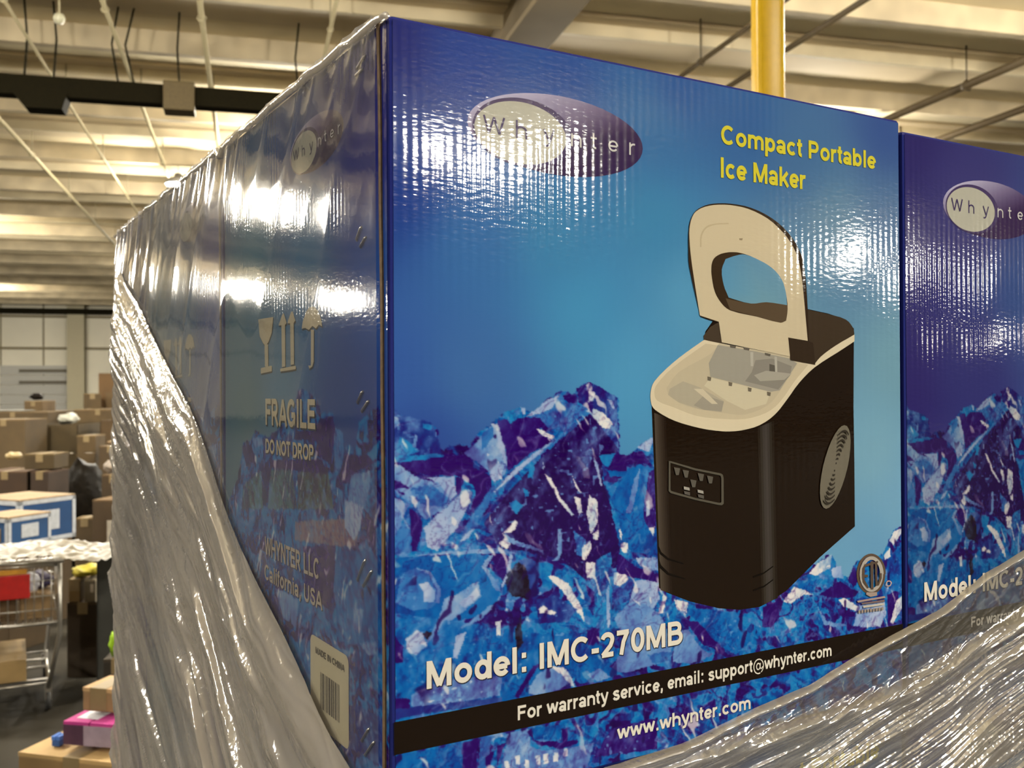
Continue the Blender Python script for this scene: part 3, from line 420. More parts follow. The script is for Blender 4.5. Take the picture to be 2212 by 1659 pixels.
MARK=[
((96,76,58),[(.4121,-.3525),(.4118,-.3552),(.4089,-.3545),(.4091,-.3522)]),
((96,76,58),[(.4118,-.3552),(.4111,-.3577),(.4082,-.3568),(.4089,-.3545)]),
((96,76,58),[(.4111,-.3577),(.4098,-.3601),(.4072,-.3588),(.4082,-.3568)]),
((96,76,58),[(.4098,-.3601),(.4081,-.3621),(.4058,-.3606),(.4072,-.3588)]),
((96,76,58),[(.4081,-.3621),(.406,-.3638),(.4041,-.3621),(.4058,-.3606)]),
((96,76,58),[(.406,-.3638),(.4037,-.3651),(.4022,-.3632),(.4041,-.3621)]),
((96,76,58),[(.4037,-.3651),(.401,-.366),(.4,-.364),(.4022,-.3632)]),
((96,76,58),[(.401,-.366),(.3983,-.3664),(.3978,-.3644),(.4,-.364)]),
((96,76,58),[(.3983,-.3664),(.3954,-.3663),(.3954,-.3643),(.3978,-.3644)]),
((96,76,58),[(.3954,-.3663),(.3926,-.3657),(.3931,-.3639),(.3954,-.3643)]),
((96,76,58),[(.3926,-.3657),(.3898,-.3647),(.3909,-.363),(.3931,-.3639)]),
((96,76,58),[(.3898,-.3647),(.3873,-.3633),(.3888,-.3618),(.3909,-.363)]),
((96,76,58),[(.3873,-.3633),(.385,-.3615),(.3869,-.3602),(.3888,-.3618)]),
((96,76,58),[(.385,-.3615),(.383,-.3594),(.3853,-.3584),(.3869,-.3602)]),
((96,76,58),[(.383,-.3594),(.3815,-.3571),(.384,-.3564),(.3853,-.3584)]),
((96,76,58),[(.3815,-.3571),(.3803,-.3545),(.383,-.3542),(.384,-.3564)]),
((96,76,58),[(.3803,-.3545),(.3796,-.3519),(.3825,-.3518),(.383,-.3542)]),
((96,76,58),[(.3796,-.3519),(.3794,-.3492),(.3823,-.3495),(.3825,-.3518)]),
((96,76,58),[(.3794,-.3492),(.3797,-.3466),(.3825,-.3472),(.3823,-.3495)]),
((96,76,58),[(.3797,-.3466),(.3804,-.3441),(.3831,-.345),(.3825,-.3472)]),
((96,76,58),[(.3804,-.3441),(.3816,-.3418),(.3841,-.343),(.3831,-.345)]),
((96,76,58),[(.3816,-.3418),(.3833,-.3397),(.3855,-.3412),(.3841,-.343)]),
((96,76,58),[(.3833,-.3397),(.3853,-.338),(.3871,-.3397),(.3855,-.3412)]),
((96,76,58),[(.3853,-.338),(.3876,-.3367),(.389,-.3385),(.3871,-.3397)]),
((96,76,58),[(.3876,-.3367),(.3902,-.3358),(.3911,-.3377),(.389,-.3385)]),
((96,76,58),[(.3902,-.3358),(.3929,-.3353),(.3934,-.3373),(.3911,-.3377)]),
((96,76,58),[(.3929,-.3353),(.3957,-.3353),(.3957,-.3373),(.3934,-.3373)]),
((96,76,58),[(.3957,-.3353),(.3986,-.3358),(.3981,-.3377),(.3957,-.3373)]),
((96,76,58),[(.3986,-.3358),(.4014,-.3368),(.4003,-.3386),(.3981,-.3377)]),
((96,76,58),[(.4014,-.3368),(.404,-.3382),(.4024,-.3398),(.4003,-.3386)]),
((96,76,58),[(.404,-.3382),(.4063,-.3399),(.4044,-.3413),(.4024,-.3398)]),
((96,76,58),[(.4063,-.3399),(.4083,-.3421),(.406,-.3431),(.4044,-.3413)]),
((96,76,58),[(.4083,-.3421),(.41,-.3444),(.4074,-.3452),(.406,-.3431)]),
((96,76,58),[(.41,-.3444),(.4112,-.347),(.4083,-.3474),(.4074,-.3452)]),
((96,76,58),[(.4112,-.347),(.4119,-.3497),(.4089,-.3498),(.4083,-.3474)]),
((96,76,58),[(.4119,-.3497),(.4121,-.3525),(.4091,-.3522),(.4089,-.3498)]),
((178,165,145),[(.4091,-.3522),(.4089,-.3545),(.4049,-.3536),(.405,-.3518)]),
((178,165,145),[(.4089,-.3545),(.4082,-.3568),(.4044,-.3554),(.4049,-.3536)]),
((178,165,145),[(.4082,-.3568),(.4072,-.3588),(.4037,-.3571),(.4044,-.3554)]),
((178,165,145),[(.4072,-.3588),(.4058,-.3606),(.4027,-.3585),(.4037,-.3571)]),
((178,165,145),[(.4058,-.3606),(.4041,-.3621),(.4015,-.3597),(.4027,-.3585)]),
((178,165,145),[(.4041,-.3621),(.4022,-.3632),(.4002,-.3607),(.4015,-.3597)]),
((178,165,145),[(.4022,-.3632),(.4,-.364),(.3987,-.3613),(.4002,-.3607)]),
((178,165,145),[(.4,-.364),(.3978,-.3644),(.3971,-.3616),(.3987,-.3613)]),
((178,165,145),[(.3978,-.3644),(.3954,-.3643),(.3955,-.3616),(.3971,-.3616)]),
((178,165,145),[(.3954,-.3643),(.3931,-.3639),(.3938,-.3613),(.3955,-.3616)]),
((178,165,145),[(.3931,-.3639),(.3909,-.363),(.3923,-.3606),(.3938,-.3613)]),
((178,165,145),[(.3909,-.363),(.3888,-.3618),(.3908,-.3597),(.3923,-.3606)]),
((178,165,145),[(.3888,-.3618),(.3869,-.3602),(.3895,-.3585),(.3908,-.3597)]),
((178,165,145),[(.3869,-.3602),(.3853,-.3584),(.3883,-.357),(.3895,-.3585)]),
((178,165,145),[(.3853,-.3584),(.384,-.3564),(.3874,-.3554),(.3883,-.357)]),
((178,165,145),[(.384,-.3564),(.383,-.3542),(.3868,-.3536),(.3874,-.3554)]),
((178,165,145),[(.383,-.3542),(.3825,-.3518),(.3864,-.3518),(.3868,-.3536)]),
((178,165,145),[(.3825,-.3518),(.3823,-.3495),(.3862,-.3499),(.3864,-.3518)]),
((178,165,145),[(.3823,-.3495),(.3825,-.3472),(.3864,-.348),(.3862,-.3499)]),
((178,165,145),[(.3825,-.3472),(.3831,-.345),(.3868,-.3463),(.3864,-.348)]),
((178,165,145),[(.3831,-.345),(.3841,-.343),(.3875,-.3446),(.3868,-.3463)]),
((178,165,145),[(.3841,-.343),(.3855,-.3412),(.3885,-.3432),(.3875,-.3446)]),
((178,165,145),[(.3855,-.3412),(.3871,-.3397),(.3897,-.342),(.3885,-.3432)]),
((178,165,145),[(.3871,-.3397),(.389,-.3385),(.391,-.341),(.3897,-.342)]),
((178,165,145),[(.389,-.3385),(.3911,-.3377),(.3925,-.3404),(.391,-.341)]),
((178,165,145),[(.3911,-.3377),(.3934,-.3373),(.3941,-.34),(.3925,-.3404)]),
((178,165,145),[(.3934,-.3373),(.3957,-.3373),(.3957,-.34),(.3941,-.34)]),
((178,165,145),[(.3957,-.3373),(.3981,-.3377),(.3973,-.3403),(.3957,-.34)]),
((178,165,145),[(.3981,-.3377),(.4003,-.3386),(.3989,-.341),(.3973,-.3403)]),
((178,165,145),[(.4003,-.3386),(.4024,-.3398),(.4004,-.3419),(.3989,-.341)]),
((178,165,145),[(.4024,-.3398),(.4044,-.3413),(.4017,-.3431),(.4004,-.3419)]),
((178,165,145),[(.4044,-.3413),(.406,-.3431),(.4029,-.3446),(.4017,-.3431)]),
((178,165,145),[(.406,-.3431),(.4074,-.3452),(.4038,-.3462),(.4029,-.3446)]),
((178,165,145),[(.4074,-.3452),(.4083,-.3474),(.4045,-.348),(.4038,-.3462)]),
((178,165,145),[(.4083,-.3474),(.4089,-.3498),(.4049,-.3499),(.4045,-.348)]),
((178,165,145),[(.4089,-.3498),(.4091,-.3522),(.405,-.3518),(.4049,-.3499)]),
((92,74,58),[(.385,-.3455),(.3882,-.3418),(.3876,-.3486),(.3875,-.3543),(.3923,-.3606),(.3906,-.3613),(.3854,-.3559),(.3846,-.3504)]),
((92,74,58),[(.386,-.3502),(.3913,-.3508),(.3913,-.3527),(.386,-.3522)]),
((92,74,58),[(.3871,-.3428),(.4027,-.3414),(.4027,-.3428),(.3876,-.3447)]),
((92,74,58),[(.3941,-.341),(.3976,-.3413),(.3973,-.3625),(.3944,-.3622)]),
((92,74,58),[(.3992,-.3425),(.4019,-.3428),(.4017,-.3543),(.4025,-.3588),(.4047,-.3546),(.4042,-.351),(.4069,-.3512),(.4069,-.3549),(.4036,-.3603),(.3998,-.3603)]),
((168,145,125),[(.3895,-.3639),(.4013,-.3651),(.4013,-.3677),(.3938,-.3679),(.389,-.3656)]),
((165,140,125),[(.3789,-.3691),(.41,-.369),(.4111,-.3706),(.3799,-.3706)]),
((120,98,90),[(.3836,-.3712),(.41,-.3717),(.41,-.3734),(.3847,-.3726)]),
((196,182,158),[(.3852,-.3736),(.4089,-.3743),(.4094,-.3758),(.3862,-.3753)]),
((160,140,118),[(.3804,-.3764),(.3825,-.3764),(.3825,-.3788),(.3804,-.3788)]),
((160,140,118),[(.3836,-.3765),(.3857,-.3765),(.3857,-.3789),(.3835,-.3789)]),
((160,140,118),[(.3867,-.3766),(.3889,-.3765),(.3888,-.379),(.3867,-.379)]),
((160,140,118),[(.3899,-.3767),(.3921,-.3766),(.392,-.3791),(.3899,-.3791)]),
((160,140,118),[(.3931,-.3768),(.3953,-.3767),(.3953,-.3792),(.3931,-.3792)]),
((160,140,118),[(.3964,-.3768),(.3985,-.3768),(.3985,-.3793),(.3963,-.3793)]),
((160,140,118),[(.3996,-.3769),(.4018,-.3769),(.4017,-.3794),(.3996,-.3794)]),
((160,140,118),[(.4028,-.377),(.405,-.377),(.405,-.3795),(.4028,-.3795)]),
((160,140,118),[(.4061,-.3771),(.4083,-.3771),(.4083,-.3796),(.4061,-.3796)]),
((200,165,140),[(.4178,-.3602),(.4178,-.3606),(.4166,-.3603),(.4166,-.3601)]),
((200,165,140),[(.4178,-.3606),(.4176,-.361),(.4165,-.3606),(.4166,-.3603)]),
((200,165,140),[(.4176,-.361),(.4174,-.3613),(.4163,-.3608),(.4165,-.3606)]),
((200,165,140),[(.4174,-.3613),(.417,-.3616),(.4161,-.361),(.4163,-.3608)]),
((200,165,140),[(.417,-.3616),(.4166,-.3619),(.4159,-.3612),(.4161,-.361)]),
((200,165,140),[(.4166,-.3619),(.4162,-.3621),(.4156,-.3613),(.4159,-.3612)]),
((200,165,140),[(.4162,-.3621),(.4156,-.3622),(.4152,-.3614),(.4156,-.3613)]),
((200,165,140),[(.4156,-.3622),(.4151,-.3622),(.4149,-.3614),(.4152,-.3614)]),
((200,165,140),[(.4151,-.3622),(.4145,-.3622),(.4145,-.3614),(.4149,-.3614)]),
((200,165,140),[(.4145,-.3622),(.4139,-.3621),(.4141,-.3613),(.4145,-.3614)]),
((200,165,140),[(.4139,-.3621),(.4134,-.3619),(.4138,-.3612),(.4141,-.3613)]),
((200,165,140),[(.4134,-.3619),(.4128,-.3617),(.4135,-.3611),(.4138,-.3612)]),
((200,165,140),[(.4128,-.3617),(.4124,-.3614),(.4132,-.3609),(.4135,-.3611)]),
((200,165,140),[(.4124,-.3614),(.412,-.3611),(.4129,-.3607),(.4132,-.3609)]),
((200,165,140),[(.412,-.3611),(.4117,-.3607),(.4127,-.3604),(.4129,-.3607)]),
((200,165,140),[(.4117,-.3607),(.4114,-.3603),(.4126,-.3602),(.4127,-.3604)]),
((200,165,140),[(.4114,-.3603),(.4113,-.3599),(.4125,-.3599),(.4126,-.3602)]),
((200,165,140),[(.4113,-.3599),(.4112,-.3595),(.4124,-.3596),(.4125,-.3599)]),
((200,165,140),[(.4112,-.3595),(.4113,-.3591),(.4125,-.3593),(.4124,-.3596)]),
((200,165,140),[(.4113,-.3591),(.4114,-.3587),(.4126,-.3591),(.4125,-.3593)]),
((200,165,140),[(.4114,-.3587),(.4117,-.3584),(.4127,-.3589),(.4126,-.3591)]),
((200,165,140),[(.4117,-.3584),(.412,-.358),(.4129,-.3587),(.4127,-.3589)]),
((200,165,140),[(.412,-.358),(.4124,-.3578),(.4132,-.3585),(.4129,-.3587)]),
((200,165,140),[(.4124,-.3578),(.4129,-.3576),(.4135,-.3584),(.4132,-.3585)]),
((200,165,140),[(.4129,-.3576),(.4134,-.3575),(.4138,-.3583),(.4135,-.3584)]),
((200,165,140),[(.4134,-.3575),(.414,-.3574),(.4142,-.3583),(.4138,-.3583)]),
((200,165,140),[(.414,-.3574),(.4145,-.3575),(.4145,-.3583),(.4142,-.3583)]),
((200,165,140),[(.4145,-.3575),(.4151,-.3576),(.4149,-.3583),(.4145,-.3583)]),
((200,165,140),[(.4151,-.3576),(.4157,-.3577),(.4153,-.3584),(.4149,-.3583)]),
((200,165,140),[(.4157,-.3577),(.4162,-.358),(.4156,-.3586),(.4153,-.3584)]),
((200,165,140),[(.4162,-.358),(.4167,-.3582),(.4159,-.3588),(.4156,-.3586)]),
((200,165,140),[(.4167,-.3582),(.4171,-.3586),(.4161,-.359),(.4159,-.3588)]),
((200,165,140),[(.4171,-.3586),(.4174,-.3589),(.4163,-.3592),(.4161,-.359)]),
((200,165,140),[(.4174,-.3589),(.4176,-.3593),(.4165,-.3595),(.4163,-.3592)]),
((200,165,140),[(.4176,-.3593),(.4178,-.3598),(.4166,-.3598),(.4165,-.3595)]),
((200,165,140),[(.4178,-.3598),(.4178,-.3602),(.4166,-.3601),(.4166,-.3598)])]
SYMBOLS=[
[(.2489,-.1541),(.2107,-.1547),(.2145,-.166),(.2232,-.1731),(.2296,-.1751),(.236,-.1733),(.245,-.1675)],
[(.2326,-.1742),(.224,-.1744),(.2234,-.1912),(.2318,-.1911)],
[(.2427,-.1919),(.2147,-.1906),(.2148,-.1947),(.2427,-.1961)],
[(.198,-.1618),(.1893,-.1543),(.1858,-.1538),(.1795,-.1611),(.1832,-.1623),(.1828,-.1921),(.1904,-.1923),(.1914,-.1622)],
[(.1779,-.1614),(.1696,-.1541),(.1663,-.1537),(.1603,-.1607),(.1638,-.1619),(.1635,-.191),(.1707,-.1912),(.1717,-.1618)],
[(.1944,-.1933),(.1596,-.192),(.1596,-.1944),(.1944,-.1955)],
[(.147,-.1672),(.1445,-.1622),(.1382,-.1565),(.1322,-.1539),(.1262,-.1533),(.1203,-.1545),(.1136,-.1576),(.1089,-.1625),(.1067,-.1679),(.1127,-.1662),(.1185,-.1685),(.1253,-.1664),(.1323,-.1687),(.1394,-.167)],
[(.1283,-.1689),(.1224,-.1689),(.123,-.1902),(.1256,-.1935),(.1316,-.1947),(.1336,-.1926),(.1286,-.1927)]]
TEXTS={'title': ('Compact Portable',(.2462,-.042),(.4046,-.0419),.0132),'title2': ('Ice Maker',(.2458,-.0658),(.3279,-.0646),.014),'model': ('Model: IMC-270MB',(.0214,-.378),(.2091,-.3786),.0156),'service': ('For warranty service, email: support@whynter.com',(.0815,-.4063),(.3515,-.4068),.0086),'web': ('www.whynter.com',(.1548,-.4315),(.27,-.4318),.009),'fragile': ('FRAGILE',(.2305,-.2357),(.1203,-.2342),.0198),'drop': ('DO NOT DROP',(.2307,-.2568),(.1237,-.2555),.0108),'maker': ('WHYNTER LLC',(.2333,-.3341),(.1148,-.3325),.014),'place': ('California, USA',(.2342,-.3511),(.108,-.353),.012),'china': ('MADE IN CHINA',(.1206,-.3822),(.0684,-.3817),.0043)}
RECTS={'bar': [(-.0012,-.3936),(-.001,-.4117),(.4161,-.3932),(.3441,-.4125)],'sticker': [(.1314,-.3716),(.0621,-.3712),(.0627,-.4281)],'bars': [(.1112,-.3902),(.0749,-.3882),(.0779,-.416),(.1114,-.4145)]}
STAPLES=[[(.0449,-.0184),(.032,-.014)],[(.0472,-.022),(.0363,-.0209)],[(.0468,-.1203),(.0387,-.1131)],[(.041,-.1251),(.0318,-.1201)],[(.0463,-.2174),(.0376,-.21)],[(.0399,-.2223),(.0286,-.2156)],[(.0475,-.323),(.0345,-.3082)],[(.0389,-.3251),(.0248,-.3132)],[(.042,-.4167),(.0299,-.4053)],[(.0371,-.4236),(.0225,-.4108)]]
# things lying about: name, label, category, build, near-face place, base height, top height, width, depth, colour, turn, group
CLUTTER=[
('cardboard_sheet', 'upright tan cardboard sheet standing on the top of the far carton pile', 'cardboard', 'sheet', (-1.904, 13.397), 1.517, 1.98, 0.233, 0.06, (152, 110, 58), 4, None),
('carton', 'brown carton with a dark face sitting atop the far pile near the white column', 'box', 'carton', (-2.093, 13.034), 1.517, 1.712, 0.208, 0.3, (120, 92, 48), 24, None),
('carton', 'small carton carrying a black bag on the far pile', 'box', 'carton', (-2.747, 13.209), 1.492, 1.621, 0.243, 0.3, (140, 108, 62), -8, None),
('black_bag', 'small black bag perched on top of the far carton pile', 'bag', 'lump', (-2.755, 13.21), 1.633, 1.716, 0.154, 0.14, (28, 20, 12), 0, None),
('gaylord_box', 'big olive brown bulk carton filled with plastic bags', 'box', 'open', (-2.247, 11.425), 0.0, 1.363, 0.508, 1.0, (100, 76, 30), 6, None),
('plastic_bag', 'crumpled white plastic bag bulging out of the big bulk carton', 'bag', 'lump', (-2.16, 11.708), 1.358, 1.481, 0.181, 0.3, (205, 195, 165), 0, None),
('plastic_sheet', 'pale plastic sheet heaped over the left end of the far pile', 'plastic sheet', 'lump', (-2.996, 12.759), 1.5, 1.513, 0.456, 0.4, (178, 172, 150), 0, None),
('gaylord_box', 'bulk carton standing behind the wall of film, with grey bag on top', 'box', 'carton', (-1.891, 12.469), 0.0, 1.516, 0.581, 1.3, (128, 98, 52), 0, None),
('gaylord_box', 'bulk carton at the left edge of the far pile under the pale plastic sheet', 'box', 'carton', (-2.904, 12.738), 0.0, 1.491, 0.878, 0.9, (122, 94, 52), 0, None),
('carton', 'dark brown carton with bright top flap next to the stretch film', 'box', 'open', (-1.633, 11.569), 0.0, 1.403, 0.261, 0.4, (112, 80, 34), 6, None),
('plastic_bag', 'grey white plastic bag above the dark brown carton', 'bag', 'lump', (-1.79, 12.644), 1.517, 1.503, 0.255, 0.3, (176, 168, 158), 0, None),
('carton', 'carton with a light top edge in the middle of the far pile', 'box', 'carton', (-1.803, 10.89), 0.0, 1.26, 0.195, 0.35, (116, 86, 38), 6, None),
('cardboard_roll', 'pale rolled end of cardboard on the far pile beside the film', 'cardboard', 'roll', (-1.536, 10.716), 1.165, 1.208, 0.138, 0.3, (168, 134, 88), 0, None),
('carton', 'brown carton carrying the pale cardboard roll beside the film', 'box', 'carton', (-1.495, 10.501), 0.0, 1.163, 0.233, 0.5, (104, 76, 36), 0, None),
('foam_lump', 'pale foam lump lying left of the black rubbish bag', 'foam', 'lump', (-1.756, 9.688), 1.14, 1.093, 0.089, 0.1, (200, 180, 145), 0, None),
('foam_lump', 'pale foam lump resting on top of the black rubbish bag', 'foam', 'lump', (-1.592, 9.645), 1.14, 1.118, 0.107, 0.12, (208, 188, 158), 0, None),
('foam_lump', 'white foam lump between the rubbish bag and the stretch film', 'foam', 'lump', (-1.29, 8.788), 1.01, 1.116, 0.131, 0.16, (170, 150, 125), 0, None),
('carton', 'wide brown carton behind the blue carton at the left edge', 'box', 'carton', (-2.601, 10.895), 0.0, 1.444, 0.46, 0.5, (118, 90, 46), 0, None),
('paper_wad', 'pale crumpled paper at the left edge above the dark cartons', 'paper', 'lump', (-2.161, 9.072), 1.128, 1.191, 0.107, 0.2, (196, 166, 110), 0, None),
('carton', 'reddish brown carton standing directly behind the blue carton', 'box', 'carton', (-2.155, 8.916), 0.0, 1.035, 0.401, 0.5, (84, 52, 18), 0, None),
('carton', 'dark brown carton between the blue carton and the black rubbish bag', 'box', 'carton', (-1.839, 8.729), 0.0, 1.041, 0.152, 0.4, (76, 48, 20), 0, None),
('carton', 'olive carton lying on the reddish brown cartons', 'box', 'carton', (-1.875, 8.84), 1.055, 1.187, 0.251, 0.35, (98, 72, 22), 5, None),
('rubbish_bag', 'large black rubbish bag slumped in the middle of the pile', 'bag', 'lump', (-1.688, 9.517), 0.0, 1.058, 0.421, 0.45, (24, 18, 10), 0, None),
('carton', 'narrow brown carton next to the film, right of the rubbish bag', 'box', 'carton', (-1.259, 8.678), 0.0, 1.001, 0.19, 0.4, (94, 66, 26), 6, None),
('carton', 'brown carton with a pale label in front of the rubbish bag', 'box', 'labelled', (-1.215, 8.149), 0.0, 0.837, 0.229, 0.3, (102, 72, 30), -5, None),
('carton', 'brown carton with tan top right of the blue carton', 'box', 'carton', (-1.423, 8.31), 0.0, 0.673, 0.155, 0.2, (112, 84, 40), 4, None),
('blue_carton', 'blue printed carton with white borders and tan open top', 'box', 'blue', (-1.799, 7.373), 0.617, 0.946, 0.509, 0.5, (34, 96, 150), -24, None),
('carton', 'plain carton underneath the blue printed carton', 'box', 'carton', (-1.8, 7.375), 0.0, 0.611, 0.509, 0.46, (110, 82, 42), -24, None),
('blue_tray', 'low blue tray with tan rim at the left edge in front of the blue carton', 'tray', 'blue', (-1.706, 6.676), 0.696, 0.899, 0.333, 0.36, (40, 100, 150), -20, None),
('carton', 'plain carton underneath the low blue tray', 'box', 'carton', (-1.707, 6.677), 0.0, 0.69, 0.333, 0.32, (112, 84, 44), -20, None),
('carton', 'tan carton standing inside the load right of the cart', 'box', 'carton', (-1.119, 5.9), 0.454, 0.591, 0.067, 0.2, (190, 150, 92), 6, None),
('carton', 'dark carton below the tan carton right of the cart', 'box', 'carton', (-1.069, 5.889), 0.0, 0.451, 0.185, 0.35, (84, 62, 34), 3, None),
('carton', 'pale box with grey stripe beside the tan carton', 'box', 'labelled', (-1.016, 5.873), 0.453, 0.591, 0.067, 0.2, (170, 150, 115), 0, None),
('yellow_bag', 'yellow bag lying flat on the pale boxes', 'bag', 'lump', (-1.065, 5.885), 0.597, 0.664, 0.168, 0.2, (196, 172, 48), 0, None),
('bin', 'tall grey bin standing between the cart and the wrapped pallet', 'bin', 'open', (-0.865, 5.47), 0.0, 0.781, 0.121, 0.3, (96, 92, 78), 0, None),
('lime_bag', 'bright lime green bag lying on a carton next to the film', 'bag', 'lump', (-0.693, 4.389), 0.474, 0.604, 0.091, 0.2, (176, 214, 40), 0, None),
('carton', 'dark carton carrying the lime green bag', 'box', 'carton', (-0.698, 4.392), 0.0, 0.474, 0.132, 0.3, (60, 46, 26), 8, None),
('carton', 'light brown carton on top of the pink box', 'box', 'carton', (-0.54, 2.898), 0.682, 0.758, 0.118, 0.14, (206, 158, 100), -14, None),
('pink_box', 'bright pink box with white label, topped by a light brown carton', 'box', 'pink', (-0.557, 2.852), 0.589, 0.663, 0.183, 0.22, (222, 52, 128), -12, None),
('carton', 'large tan carton with closed flaps at the bottom edge, under the pink box', 'box', 'taped', (-0.572, 2.805), 0.0, 0.566, 0.406, 0.42, (206, 160, 94), -16, None),
('small_blue_box', 'tiny blue box beside the pink box', 'box', 'box', (-0.688, 2.939), 0.569, 0.602, 0.03, 0.04, (70, 120, 190), -10, None)]

# ================================================================== helpers
def lin1(c):
    c = c / 255.0
    return c / 12.92 if c <= 0.04045 else ((c + 0.055) / 1.055) ** 2.4
def lin(c): return tuple(lin1(v) for v in c)
LIGHT = (1.30, 1.19, 0.98)
def alb(c, k=1.0):
    """paint colour of a thing that looks like sRGB c under the hall's lamps"""
    l = lin(c)
    return tuple(min(0.88, k * l[i] / LIGHT[i]) for i in range(3))
def lin_np(a):
    a = np.asarray(a, float) / 255.0
    return np.where(a <= 0.04045, a / 12.92, ((a + 0.055) / 1.055) ** 2.4)

MATS = {}
def nodes_of(name):
    m = bpy.data.materials.new(name); m.use_nodes = True
    nt = m.node_tree
    return m, nt, nt.nodes, nt.links, nt.nodes['Principled BSDF']

def plain(name, col, rough=0.6, metal=0.0, noise=0.12, scale=30.0, bump=0.0, spec=0.5):
    """painted or natural surface with a little procedural mottling"""
    if name in MATS: return MATS[name]
    m, nt, N, L, P = nodes_of(name)
    tc = N.new('ShaderNodeTexCoord'); nz = N.new('ShaderNodeTexNoise')
    nz.inputs['Scale'].default_value = scale; nz.inputs['Detail'].default_value = 2
    L.new(tc.outputs['Object'], nz.inputs['Vector'])
    mr = N.new('ShaderNodeMapRange'); mr.inputs['From Min'].default_value = 0.3; mr.inputs['From Max'].default_value = 0.7
    mr.inputs['To Min'].default_value = 1 - noise; mr.inputs['To Max'].default_value = 1 + noise
    L.new(nz.outputs['Fac'], mr.inputs['Value'])
    mx = N.new('ShaderNodeVectorMath'); mx.operation = 'SCALE'
    mx.inputs[0].default_value = col; L.new(mr.outputs['Result'], mx.inputs['Scale'])
    L.new(mx.outputs['Vector'], P.inputs['Base Color'])
    P.inputs['Roughness'].default_value = rough; P.inputs['Metallic'].default_value = metal
    P.inputs['Specular IOR Level'].default_value = spec
    if bump:
        b = N.new('ShaderNodeBump'); b.inputs['Strength'].default_value = 1.0; b.inputs['Distance'].default_value = bump
        L.new(nz.outputs['Fac'], b.inputs['Height']); L.new(b.outputs['Normal'], P.inputs['Normal'])
    MATS[name] = m
    return m

def math_node(N, L, op, a, b=None):
    n = N.new('ShaderNodeMath'); n.operation = op
    for i, v in enumerate((a, b)):
        if v is None: continue
        if isinstance(v, (int, float)): n.inputs[i].default_value = v
        else: L.new(v, n.inputs[i])
    return n.outputs[0]

def printed(name, col=None, rough=0.065, wave=1.8e-5):
    """glossy laminated print over corrugated board: flutes telegraph through as vertical ribs"""
    if name in MATS: return MATS[name]
    m, nt, N, L, P = nodes_of(name)
    if col is None:
        at = N.new('ShaderNodeAttribute'); at.attribute_name = 'print'; L.new(at.outputs['Color'], P.inputs['Base Color'])
    else:
        rgb = N.new('ShaderNodeRGB'); rgb.outputs[0].default_value = (*col, 1); L.new(rgb.outputs[0], P.inputs['Base Color'])
    tc = N.new('ShaderNodeTexCoord'); sp = N.new('ShaderNodeSeparateXYZ'); L.new(tc.outputs['Object'], sp.inputs[0])
    s = math_node(N, L, 'ADD', sp.outputs['X'], sp.outputs['Y'])
    sn = math_node(N, L, 'SINE', math_node(N, L, 'MULTIPLY', s, 2 * math.pi / 0.0063))
    # how strongly the flutes show varies slowly over the sheet
    n1 = N.new('ShaderNodeTexNoise'); n1.inputs['Scale'].default_value = 22; n1.inputs['Detail'].default_value = 0
    mp = N.new('ShaderNodeMapping'); mp.inputs['Scale'].default_value = (1, 1, 0.35)
    L.new(tc.outputs['Object'], mp.inputs[0]); L.new(mp.outputs[0], n1.inputs['Vector'])
    amp = math_node(N, L, 'MULTIPLY', math_node(N, L, 'POWER', n1.outputs['Fac'], 3.0), wave * 6.0)
    h = math_node(N, L, 'MULTIPLY', sn, amp)
    # fine orange peel of the lamination
    n2 = N.new('ShaderNodeTexNoise'); n2.inputs['Scale'].default_value = 420; n2.inputs['Detail'].default_value = 1.5
    mp2 = N.new('ShaderNodeMapping'); mp2.inputs['Scale'].default_value = (0.32, 0.32, 1.0)
    L.new(tc.outputs['Object'], mp2.inputs[0]); L.new(mp2.outputs[0], n2.inputs['Vector'])
    h = math_node(N, L, 'ADD', h, math_node(N, L, 'MULTIPLY', n2.outputs['Fac'], 6.5e-5))
    # slow bowing of the board
    n3 = N.new('ShaderNodeTexNoise'); n3.inputs['Scale'].default_value = 9; n3.inputs['Detail'].default_value = 0
    L.new(tc.outputs['Object'], n3.inputs['Vector'])
    h = math_node(N, L, 'ADD', h, math_node(N, L, 'MULTIPLY', n3.outputs['Fac'], 1.2e-3))
    b = N.new('ShaderNodeBump'); b.inputs['Strength'].default_value = 1.0; b.inputs['Distance'].default_value = 1.0
    L.new(h, b.inputs['Height']); L.new(b.outputs['Normal'], P.inputs['Normal'])
    P.inputs['Roughness'].default_value = rough
    P.inputs['Specular IOR Level'].default_value = 0.40
    MATS[name] = m
    return m

